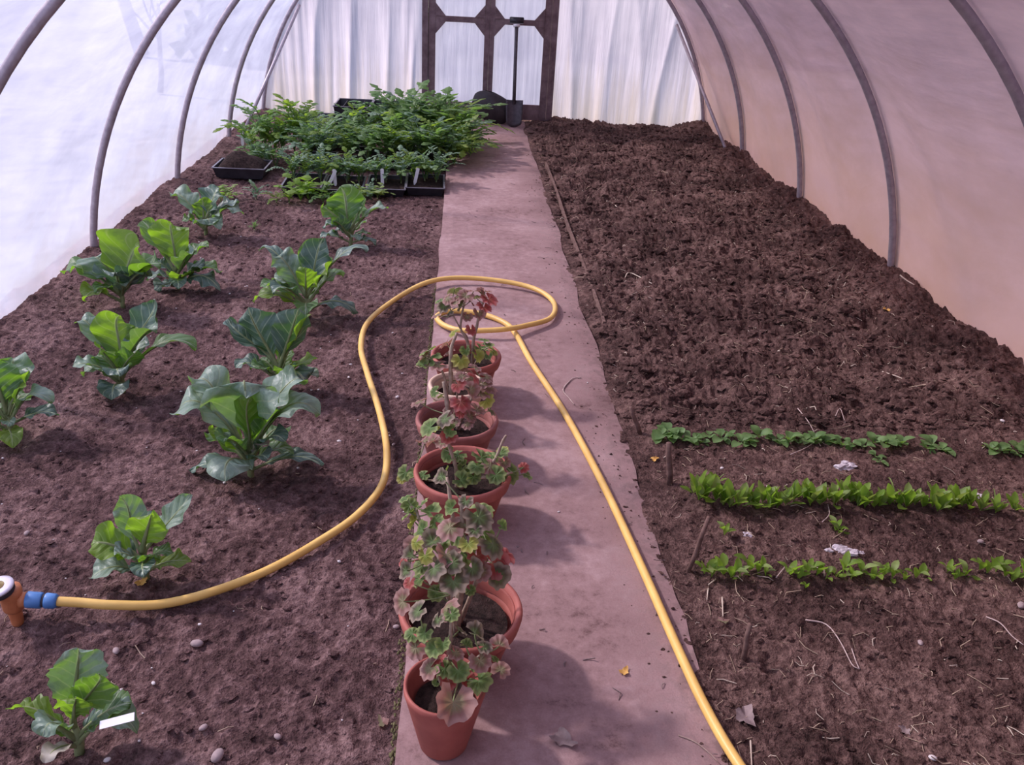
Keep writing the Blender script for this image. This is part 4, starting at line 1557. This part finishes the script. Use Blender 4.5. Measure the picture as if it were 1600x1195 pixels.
# left corner: black heaped tray, its plants and label
f_ = gnd(368, 262, .05)
zz = tz(f_.x, f_.y)
tl_ = tray(f_.x + .02, f_.y + .14, .36, .30, .075, 'black tray heaped with dark compost against the left plastic', z=zz, group='black seed trays at the end of the left bed')
q = MB()
q.grid(lambda u, v: ((u - .5) * .33, (v - .5) * .27, .055 + .10 * math.sin(PI * u) ** .7 * math.sin(PI * v) ** .7 * (.8 + .4 * float(vn(u * 6, v * 6, 77)))), 18, 18)
q.build('compost_heap', 'compost', tl_)
for j, (px_, py_, h) in enumerate([(372, 232, .34), (392, 228, .40), (412, 232, .36), (430, 236, .30), (400, 222, .42), (380, 222, .38)]):
    p_ = soil_at(px_, py_ + 14, hl)
    tray_plant(max(p_.x, -1.62 + .07 * j), p_.y, p_.z, h * .85, 10, 'tall leafy plant in the far left corner above the heaped tray', 'plants in the far left corner', ['tray_green', 'tray_green', 'tray_lime'], 500 + j, .8)
for j, (px_, py_) in enumerate([(402, 262), (420, 266), (410, 255), (432, 262)]):
    p_ = soil_at(px_, py_, hl)
    tray_plant(p_.x, p_.y, p_.z, .17, 7, 'low bluish seedling between the heaped tray and the front tray row', 'low seedlings left of the front trays', ['tray_blue', 'tray_green'], 540 + j, 1.0)
lp = soil_at(381, 236, hl)
plant_label(lp.x, lp.y - .02, lp.z + .04, 'white plant label above the dark heaped tray at the left', .16)
lp = soil_at(393, 262, hl)
plant_label(lp.x, lp.y, lp.z, 'white plant label leaning between the heaped tray and the front trays', .12, ry=.5)
# stack of empty trays against the back wall
for k in range(3):
    cx, cy = [(-1.38, 8.3), (-1.05, 8.42), (-.70, 8.44)][k]
    zz = tz(cx, cy)
    tray(cx, cy, .33, .5, .07, ['empty black tray in the far left corner by the back wall', 'empty black tray in the middle under the back wall', 'empty black tray behind the bushy plants by the back wall'][k], z=zz, fill=False, cells=3)
for k in range(2):
    zz = tz(-.9, 8.42) + .06
    tray(-1.0 + .33 * k, 8.43, .32, .45, .15, ['deep black crate under the back wall, on the left', 'deep black crate under the back wall, on the right'][k], z=zz, fill=False, cells=4, group='deep black crates under the back wall')
lp = gnd(465, 205, .1)
plant_label(lp.x, lp.y, .02, 'white plant label leaning by the trays near the back wall', .16, ry=.4)

# little self-sown plants in front of the trays
for j, (px_, py_, mt, h) in enumerate([(345, 306, 'seedling_spear', .05), (358, 302, 'seedling_pale', .05), (400, 302, 'tray_blue', .06), (432, 306, 'tray_lime', .05), (452, 308, 'tray_lime', .06), (470, 306, 'seedling_spear', .09), (482, 304, 'seedling_spear', .08),
                                       (505, 308, 'tray_green', .07), (522, 310, 'tray_lime', .06), (566, 306, 'tray_lime', .07), (580, 305, 'tray_blue', .08), (590, 302, 'seedling_pale', .06), (398, 350, 'tray_green', .03)]):
    p_ = soil_at(px_, py_ + 9, hl)
    h *= 1.35
    if mt not in FR:
        FR[mt] = [frond_mesh('leaf', mt, s, 2, 1.4) for s in (5, 6)]
    tray_plant(p_.x, p_.y, p_.z, h, 7, 'tiny yellow-green plant in the row just in front of the trays', 'tiny plants in front of the trays', [mt], 600 + j, 1.2)


# ================================================================== SEEDLING ROWS, RIGHT BED
def blade_mesh(name, mat, kind, seed):
    """one small leaf of unit length growing along +x from the origin"""
    rr = random.Random(seed)
    m_ = MB()
    P = {'round': bez(Vector((0, 0, 0)), Vector((.15, 0, .30)), Vector((.5, 0, .52)), Vector((1, 0, .42)), 8),
         'spear': bez(Vector((0, 0, 0)), Vector((.08, 0, .35)), Vector((.25, 0, .75)), Vector((.50, 0, 1.0)), 8),
         'grass': bez(Vector((0, 0, 0)), Vector((.05, 0, .6)), Vector((.2, 0, 1.15)), Vector((.55, 0, .95)), 8),
         'pair': bez(Vector((0, 0, 0)), Vector((.05, 0, .55)), Vector((.30, 0, .75)), Vector((.9, 0, .78)), 8)}[kind]
    W = {'round': .34, 'spear': .19, 'grass': .035, 'pair': .22}[kind]
    p0 = {'round': .35, 'spear': .2, 'grass': .0, 'pair': .40}[kind]

    def fn(u, v):
        i = min(8, round(v * 8))
        p_ = P[i]
        t_ = i / 8
        if t_ <= p0:
            wd = .022
        else:
            s = (t_ - p0) / (1 - p0)
            wd = max(.004, W * math.sin(PI * min(1, s * .94 + .06)) ** .6)
        uu = (u - .5) * 2
        tg = (P[min(8, i + 1)] - P[max(0, i - 1)]).normalized()
        nn = Vector((-tg.z, 0, tg.x))
        return tuple(p_ + Vector((0, uu * wd, 0)) + nn * (.25 * wd * uu * uu + .02 * math.sin(t_ * 12 + seed)))
    m_.grid(fn, 4, 8)
    return m_.mesh(name, mat)


BL = {('round', 0): blade_mesh('leaf', 'seedling_round', 'round', 1), ('round', 1): blade_mesh('leaf', 'seedling_round', 'round', 4), ('spear', 0): blade_mesh('leaf', 'seedling_spear', 'spear', 2), ('spear', 1): blade_mesh('leaf', 'seedling_pale', 'spear', 7),
      ('grass', 0): blade_mesh('leaf', 'seedling_pale', 'grass', 3), ('pair', 0): blade_mesh('leaf', 'seedling_spear', 'pair', 5), ('pair', 1): blade_mesh('leaf', 'seedling_pale', 'pair', 6)}


def seedling_proto(kinds, n, seed, label, group):
    rr = random.Random(seed)
    t_ = thing('vegetable_seedling', label, 'seedling', (0, 0, -5), group)
    for i in range(n):
        l_ = link('leaf', BL[rr.choice(kinds)], t_)
        l_.rotation_euler = (rr.gauss(0, .15), rr.gauss(0, .25), i * 2 * PI / n + rr.gauss(0, .35))
        s_ = rr.uniform(.7, 1.15)
        l_.scale = (s_, s_, s_)
    return t_


def sow(spots, kinds, n, size, label, group, seed, parts=()):
    """parts: (test on the spot, wording) for stretches of the row that can be told apart"""
    rr = random.Random(seed)
    protos = [seedling_proto(kinds, n + k % 2, seed + k, label, group) for k in range(3)]
    used = set()
    for i, sp_ in enumerate(spots):
        k = i % 3
        p_ = soil_at(sp_[0], sp_[1], hr)
        o_ = protos[k] if k not in used else copy_tree(protos[k])
        used.add(k)
        o_['label'], o_['group'] = label, group
        for test, lab_ in parts:
            if test(sp_[0], sp_[1]):
                o_['label'] = lab_
                o_['group'] = lab_
                break
        o_.location = (p_.x, p_.y, p_.z - .003)
        o_.rotation_euler = (0, 0, rr.uniform(0, 6.28))
        s_ = size * rr.uniform(.75, 1.2) * (sp_[2] if len(sp_) > 2 else 1)
        o_.scale = (s_, s_, s_)


r1 = [(1030, 684, 1.2), (1042, 680, 1.5), (1050, 688, 1.2), (1066, 688, 1.1), (1082, 687), (1094, 692), (1108, 682, .8), (1128, 685), (1140, 683, .9), (1158, 692, 1.1), (1172, 694), (1186, 684, .9), (1204, 688, .9), (1216, 690), (1232, 691), (1246, 692, 1.1), (1258, 690, 1.1),
      (1272, 690), (1284, 692), (1300, 690), (1314, 697), (1330, 694), (1352, 697), (1366, 694, 1.1), (1380, 694), (1392, 693), (1408, 696), (1370, 714, .8), (1374, 722, .7), (1446, 702), (1458, 700, 1.1), (1472, 704), (1548, 704, .9), (1560, 706), (1576, 708), (1592, 708, 1.1), (1608, 708), (1626, 710)]
sow(r1, [('round', 0), ('round', 1)], 5, .045, 'round-leaved seedling in the long middle stretch of the farthest row', 'seedlings of the farthest row', 31,
    [(lambda x, y: y > 711 and x < 1400, 'stray round-leaved seedling just below the farthest row'), (lambda x, y: x < 1060, 'round-leaved seedling in the bushy clump at the path end of the farthest row'),
     (lambda x, y: x < 1120, 'round-leaved seedling right beside the bushy clump of the farthest row'), (lambda x, y: 1345 < x < 1420, 'round-leaved seedling in the last clump before the gap in the farthest row'),
     (lambda x, y: 1420 < x < 1500, 'round-leaved seedling in the lone clump between the gaps of the farthest row'), (lambda x, y: x > 1500, 'round-leaved seedling of the farthest row at the right photo edge')])
r2 = [(1084, 770, .8)] + [(1092 + k * 12.5 + rng.uniform(-3, 3), 776 + k * .55 + rng.uniform(-5, 5) + 10 * math.sin(k * .25) * (k < 14), 1.15 if k < 8 else 1.0) for k in range(35)] + [(1532, 797, .8), (1556, 800, .9), (1584, 797, .8), (1606, 800), (1625, 801)]
r2b = [(1102, 758, .9), (1120, 756, .9), (1246, 776), (1264, 777, .9), (1326, 781), (1400, 782), (1554, 794, 1.1), (1340, 790), (1372, 790)]
sow(r2, [('spear', 0), ('spear', 0), ('spear', 1)], 6, .062, 'upright spear-leaved seedling in the dense central stretch of the middle row', 'seedlings of the middle row', 41,
    [(lambda x, y: x < 1200, 'upright spear-leaved seedling in the thick path end of the middle row'), (lambda x, y: x > 1525, 'spear-leaved seedling in the sparse right end of the middle row'),
     (lambda x, y: x > 1420, 'upright spear-leaved seedling of the middle row just before its sparse end')])
sow(r2b, [('grass', 0), ('grass', 0), ('spear', 0)], 4, .060, 'thin grassy sprout among the dense middle row on the right', 'grassy sprouts in the middle row', 47)
r3 = [(1100, 896, .9), (1112, 900), (1130, 898, 1.2), (1142, 902), (1156, 902), (1170, 892, 1.1), (1184, 893), (1196, 900, .8), (1232, 900, 1.4), (1248, 905), (1262, 896, 1.1), (1276, 898), (1290, 905), (1306, 902), (1318, 893, 1.2), (1330, 905), (1345, 902), (1362, 908, 1.1), (1380, 900), (1394, 902, 1.1),
      (1412, 906), (1430, 902, .8), (1444, 900, .7), (1480, 894, 1.2), (1492, 905, .8), (1508, 900, .8), (1530, 890), (1542, 894), (1556, 892, 1.2), (1570, 900), (1582, 908, 1.1), (1598, 902, 1.2), (1612, 905), (1304, 830, .9), (1310, 834, .8), (1258, 918, .6), (1132, 835, .7)]
sow(r3, [('pair', 0), ('pair', 1), ('spear', 0)], 4, .046, 'broad paired-leaf seedling in the central stretch of the nearest row', 'seedlings of the nearest row', 53,
    [(lambda x, y: y < 840 and x > 1200, 'stray seedling between the middle and nearest rows, near a fluff tuft'), (lambda x, y: y < 840, 'lone tiny seedling right of the slanting stake'), (lambda x, y: y > 915, 'tiny pale seedling just below the nearest row'),
     (lambda x, y: x < 1200, 'broad paired-leaf seedling at the path end of the nearest row'), (lambda x, y: x > 1525, 'broad paired-leaf seedling of the nearest row at the right photo edge'), (lambda x, y: x > 1470, 'paired-leaf seedling on the right of the gap in the nearest row')])

# ================================================================== STAKES, TWIGS, STONES, LITTER
for (a, b, lab, r) in [((1000, 678), (985, 636), 'dark wooden stake by the path at the head of the farthest seedling row', .008), ((1046, 757), (1045, 692), 'upright brown wooden stake at the head of the middle seedling row', .010),
                       ((1075, 893), (1108, 808), 'slanting cut branch stake at the head of the nearest seedling row', .007), ((1160, 1032), (1172, 975), 'short leaning stick nearest the camera in the right bed', .007)]:
    B = soil_at(a[0], a[1], hr)
    T = onY(b[0], b[1], B.y + .005)
    q = MB()
    d = T - B
    q.tube([Vector((0, 0, 0)) - d * .15, d * .3 + Vector((.002, 0, 0)), d * .7 - Vector((.001, 0, 0)), d], [r, r * 1.05, r, r * .92], 8)
    o = q.build('wooden_stake', 'stake_wood')
    o.location = B
    tag(o, lab, 'stake', 'wooden stakes marking the rows')


def twig(pixels, label, mat='twig', r=.003, hf=hr, z=.004, fork=None, cat='twig'):
    r *= .75
    B = [soil_at(x, y, hf) if hf else gnd(x, y, 0) for x, y in pixels]
    o0 = B[0].copy()
    P = catmull([p_ - o0 + Vector((0, 0, z + r)) for p_ in B], 4)
    q_ = MB()
    q_.tube(P, [r * (1 - .4 * i / len(P)) for i in range(len(P))], 6)
    if fork:
        f2 = [soil_at(x, y, hf) if hf else gnd(x, y, 0) for x, y in fork]
        q_.tube(catmull([p_ - o0 + Vector((0, 0, z + r)) for p_ in f2], 4), r * .7, 6)
    o_ = q_.build('twig', mat)
    o_.location = o0
    return tag(o_, label, cat, 'loose twigs and stalks')


twig([(890, 596), (883, 604), (880, 612), (888, 622), (897, 633)], 'pale forked twig lying on the path beside the hose', 'twig_pale', .0035, None, .001, [(880, 606), (895, 592), (908, 591)])
twig([(1258, 971), (1290, 978), (1312, 1005), (1330, 1040), (1342, 1048)], 'long curved dry stalk on the near right soil', 'twig_pale', .0028, fork=[(1330, 1016), (1336, 1034), (1342, 1048)])
twig([(1540, 966), (1562, 976), (1580, 996), (1598, 1010)], 'curved dry stalk at the right edge of the photo', 'twig_pale', .0026)
twig([(1060, 1150), (1085, 1160), (1105, 1175), (1122, 1192)], 'thin curved root lying on the path at the bottom', 'twig', .0025, None, .001)
twig([(1172, 1160), (1173, 1180), (1174, 1200)], 'straight pale straw at the bottom edge by the hose', 'straw_pale', .003)
twig([(1106, 922), (1104, 940)], 'short pale straw below the nearest seedling row', 'straw_pale', .003)
twig([(1128, 936), (1129, 966)], 'upright pale straw beside the leaning stick', 'straw_pale', .0034)
twig([(1246, 640), (1262, 660), (1272, 678)], 'thin bent stalk above the farthest seedling row', 'twig_pale', .0026)
twig([(1305, 652), (1312, 640), (1320, 662)], 'hooked dry stalk above the farthest seedling row', 'twig_pale', .0024)
twig([(1235, 712), (1258, 702), (1276, 690)], 'bent twig lying beside the farthest seedling row', 'twig_pale', .0026)
twig([(1212, 905), (1222, 893), (1228, 885)], 'short twig among the nearest seedling row', 'twig_pale', .0026)
twig([(1284, 818), (1295, 806), (1293, 790)], 'root crossing below the middle seedling row', 'twig_pale', .0026)
twig([(1378, 583), (1400, 590), (1422, 599)], 'long pale straw on the dug soil at the right', 'straw_pale', .004)
twig([(1456, 512), (1466, 518), (1476, 530)], 'pale bent stalk on the dug soil near the right plastic', 'straw_pale', .006)
twig([(976, 437), (984, 428), (1018, 445)], 'yellow-green bent stalk on the dug soil', 'straw_pale', .005)
twig([(948, 316), (956, 319), (964, 325)], 'pale curved stalk far back on the dug soil', 'straw_pale', .006)
twig([(1406, 432), (1416, 440), (1428, 447)], 'pale straw by a hoop foot on the right', 'straw_pale', .005)


def flake(px_, py_, size, mat, label, cat, hf=None, seed=0, name='dead_leaf', group=None):
    p_ = soil_at(px_, py_, hf) if hf else gnd(px_, py_, 0)
    q_ = MB()
    rr = random.Random(seed)

    def fn(u, v):
        a = 2 * PI * u
        r = v * size * (1 + .25 * math.sin(3 * a + seed) + .15 * math.sin(7 * a))
        return (r * math.cos(a), .7 * r * math.sin(a), .004 + .35 * size * v * v * abs(math.sin(a * 1.5 + seed)) + .05 * size * math.sin(9 * a) * v)
    q_.grid(fn, 20, 4)
    o_ = q_.build(name, mat)
    o_.location = p_
    o_.rotation_euler = (0, 0, rr.uniform(0, 6))
    return tag(o_, label, cat, group)


flake(975, 1051, .014, 'dead_leaf', 'small orange dead leaf on the path', 'leaf', None, 1)
flake(880, 1158, .028, 'grey_leaf', 'crumpled grey-brown dead leaf on the path by the nearest pot', 'leaf', None, 2)
flake(1165, 1122, .03, 'grey_leaf', 'flat grey-brown leaf scrap on the near right soil', 'leaf', hr, 3)
flake(1413, 1145, .018, 'grey_leaf', 'small grey leaf scrap on the near right soil', 'leaf', hr, 4)
flake(1022, 719, .016, 'dead_leaf', 'orange-yellow leaf curl beside the upright stake', 'leaf', hr, 5)
flake(1384, 485, .022, 'dead_leaf', 'round orange-brown leaf on the dug soil at the right', 'leaf', hr, 6)
flake(598, 1130, .016, 'pel_pink', 'fallen pink geranium leaf on the soil left of the nearest pot', 'leaf', hl, 7)
flake(222, 912, .018, 'dead_leaf', 'orange dead leaf under the small cabbage behind the hose', 'leaf', hl, 8)
flake(1130, 972, .014, 'pel_pink', 'small pinkish dead leaf beside the leaning stick', 'leaf', hr, 9)
for (x, y, s_, lab, sd_) in [(1322, 732, .045, 'tuft of grey-white fluff between the far and middle seedling rows', 1), (1324, 862, .040, 'tuft of grey-white fluff between the middle and near seedling rows', 2), (1170, 836, .02, 'small whitish scrap near the slanting stake', 3),
                          (1530, 777, .025, 'greyish scrap beside the end of the middle seedling row', 4)]:
    p_ = soil_at(x, y, hr)
    q = MB()
    rr = random.Random(sd_)
    for k in range(9):
        q.lump((rr.gauss(0, .4) * s_, rr.gauss(0, .25) * s_, .2 * s_ * rr.random()), s_ * rr.uniform(.25, .45), k + sd_ * 10, (1.2, .8, .6), 2, .35)
    o = q.build('fluff_tuft', 'fluff', None, False)
    o.location = p_
    tag(o, lab, 'fluff', 'pale scraps on the right bed')

STN = [(308, 1007, .020, 'stone', 'largest smooth grey stone right of the nearest cabbage', 0), (340, 1183, .022, 'stone', 'rounded pinkish stone at the bottom edge of the left bed', 0), (434, 1152, .012, 'stone', 'small pebble at the bottom of the left bed', 0),
       (318, 1138, .013, 'stone', 'pebble between the nearest cabbage and the path', 0), (182, 1018, .014, 'stone', 'flat pale pebble behind the nearest cabbage', 0), (619, 980, .011, 'stone', 'pale pebble beside the big wide pot', 0), (42, 834, .013, 'stone', 'grey pebble left of the small cabbage', 0),
       (530, 690, .011, 'stone_white', 'white pebble right of the largest cabbage', 0), (621, 621, .012, 'stone_white', 'white shell fragment left of the dusky pot', 0), (240, 1068, .008, 'stone_white', 'bright white chip on the soil near the nearest cabbage', 0),
       (168, 1188, .010, 'stone_white', 'white chip under the nearest cabbage', 0), (545, 590, .009, 'stone_white', 'white chip beside the dark upright cabbage', 0), (548, 570, .009, 'stone_white', 'white chip above the dark upright cabbage shade', 0), (615, 695, .010, 'stone', 'pebble left of the wide red pot', 0),
       (1372, 953, .010, 'stone_white', 'white chip on the near right soil', 1), (1128, 732, .010, 'stone_white', 'white chip right of the upright stake', 1), (1200, 761, .009, 'stone_white', 'white chip above the middle seedling row', 1), (1532, 847, .014, 'stone', 'pinkish pebble near the right edge', 1),
       (1438, 1005, .012, 'stone', 'grey pebble on the near right soil', 1), (1457, 1185, .012, 'stone_white', 'pale pebble at the bottom right', 1), (1595, 947, .018, 'stone', 'grey stone at the right edge of the photo', 1), (1566, 658, .012, 'stone_white', 'pale chip at the right above the farthest row', 1),
       (873, 800, .006, 'stone_white', 'tiny pale chip on the path', 2), (918, 598, .005, 'stone_white', 'tiny pale chip on the path beside the forked twig', 2)]
for k, (x, y, r, mt, lab, side) in enumerate(STN):
    hf = [hl, hr, None][side]
    p_ = soil_at(x, y, hf) if hf else gnd(x, y, 0)
    q = MB()
    r *= .68
    q.lump((0, 0, r * .35), r, k, (1.2, .85, .62), 2, .06)
    o = q.build('stone', mt)
    o.location = p_
    o.rotation_euler = (0, 0, k * 1.3)
    tag(o, lab, 'stone', 'stones on the soil')

# white label across the nearest cabbage
a, b = onY(156, 1133, 1.27), onY(210, 1119, 1.27)
q = MB()
d = (b - a)
sdv = d.normalized().cross(Vector((0, -.5, .85))).normalized() * .008
nv = d.normalized().cross(sdv).normalized() * .0008
q._add([Vector() - sdv - nv, Vector() + sdv - nv, d + sdv - nv, d - sdv - nv, Vector() - sdv + nv, Vector() + sdv + nv, d + sdv + nv, d - sdv + nv],
       [(0, 3, 2, 1), (4, 5, 6, 7), (0, 1, 5, 4), (2, 3, 7, 6), (1, 2, 6, 5), (3, 0, 4, 7)])
o = q.build('plant_label', 'white_plastic', None, False)
o.location = a
tag(o, 'white plant label lying across the leaves of the nearest cabbage', 'plant label', 'white plant labels')

# loose crumbs, clods and straw nobody could count
nr = np.random.default_rng(5)


def crumbs(name, n, xr, yr, hf, mat, rr_, label, far=True, sq=.7):
    m_ = MB()
    for k in range(n):
        x = nr.uniform(*xr)
        y = yr[0] + (yr[1] - yr[0]) * nr.random() ** 1.35
        r = rr_[0] + (rr_[1] - rr_[0]) * nr.random() ** 3
        m_.lump((x, y, hf(x, y) + r * .1), r, k, (1 + .4 * nr.random(), 1, sq), 1, .42)
    return tag(m_.build(name, mat, None, False), label, 'soil crumbs', kind='stuff')


def straws(name, n, xr, yr, hf, mat, L, r, label):
    m_ = MB()
    for k in range(n):
        x = nr.uniform(*xr)
        y = yr[0] + (yr[1] - yr[0]) * nr.random() ** 1.3
        a = nr.uniform(0, 2 * PI)
        l_ = L[0] + (L[1] - L[0]) * nr.random() ** 2
        dx, dy = math.cos(a) * l_ / 2, math.sin(a) * l_ / 2
        z = hf(x, y)
        k2 = nr.normal(0, .15) * l_
        m_.tube([(x - dx, y - dy, hf(x - dx, y - dy) + r), (x - dy * .2 + k2, y + dx * .2, z + r * 2 + abs(k2) * .4), (x + dx, y + dy, hf(x + dx, y + dy) + r + nr.random() ** 3 * l_ * .4)], r * nr.uniform(.5, 1.2), 3, cap=False)
    return tag(m_.build(name, mat, None, True), label, 'straw', kind='stuff')


crumbs('soil_crumbs', 4200, (-1.9, PATH_L - .02), (1.1, 6.5), hl, 'soil_left', (.0025, .014), 'small soil crumbs scattered over the left bed')
crumbs('soil_clods', 5200, (PATH_R + .03, 2.36), (2.8, 8.8), hr, 'soil_right', (.005, .026), 'dark clods turned up over the dug part of the right bed')
crumbs('fine_crumbs', 3200, (PATH_R - .04, 2.3), (1.1, 2.9), hr, 'soil_right', (.002, .011), 'fine soil crumbs around the seedling rows')
crumbs('path_crumbs', 350, (.47, .63), (1.1, 7.5), lambda x, y: max(0.0, hr(x, y)), 'soil_right', (.0015, .005), 'soil crumbs trodden along the right side of the path', sq=.6)
straws('straw_litter', 1500, (PATH_R + .02, 2.36), (1.1, 8.0), hr, 'straw', (.012, .07), .0014, 'dull straw and root bits littering the right bed')
straws('pale_litter', 520, (PATH_R + .02, 2.36), (1.1, 7.0), hr, 'straw_pale', (.01, .05), .0018, 'pale straw bits littering the right bed')
straws('bed_litter', 110, (-1.8, PATH_L - .02), (1.1, 5.5), hl, 'straw', (.01, .05), .0016, 'few straw bits on the left bed')
straws('path_litter', 60, (.05, .6), (1.1, 6.5), lambda x, y: .001, 'grey_leaf', (.01, .04), .0016, 'bits of dry litter on the path')
m_ = MB()
for k in range(130):
    x, y = nr.uniform(-1.8, PATH_L - .03), 1.1 + 5 * nr.random() ** 1.4
    m_.lump((x, y, hl(x, y) + .002), .0022 + .0035 * nr.random() ** 2, k, (1.2, .9, .7), 1, .2)
tag(m_.build('pale_grit', 'stone_white'), 'pale grit specks on the left bed', 'grit', kind='stuff')
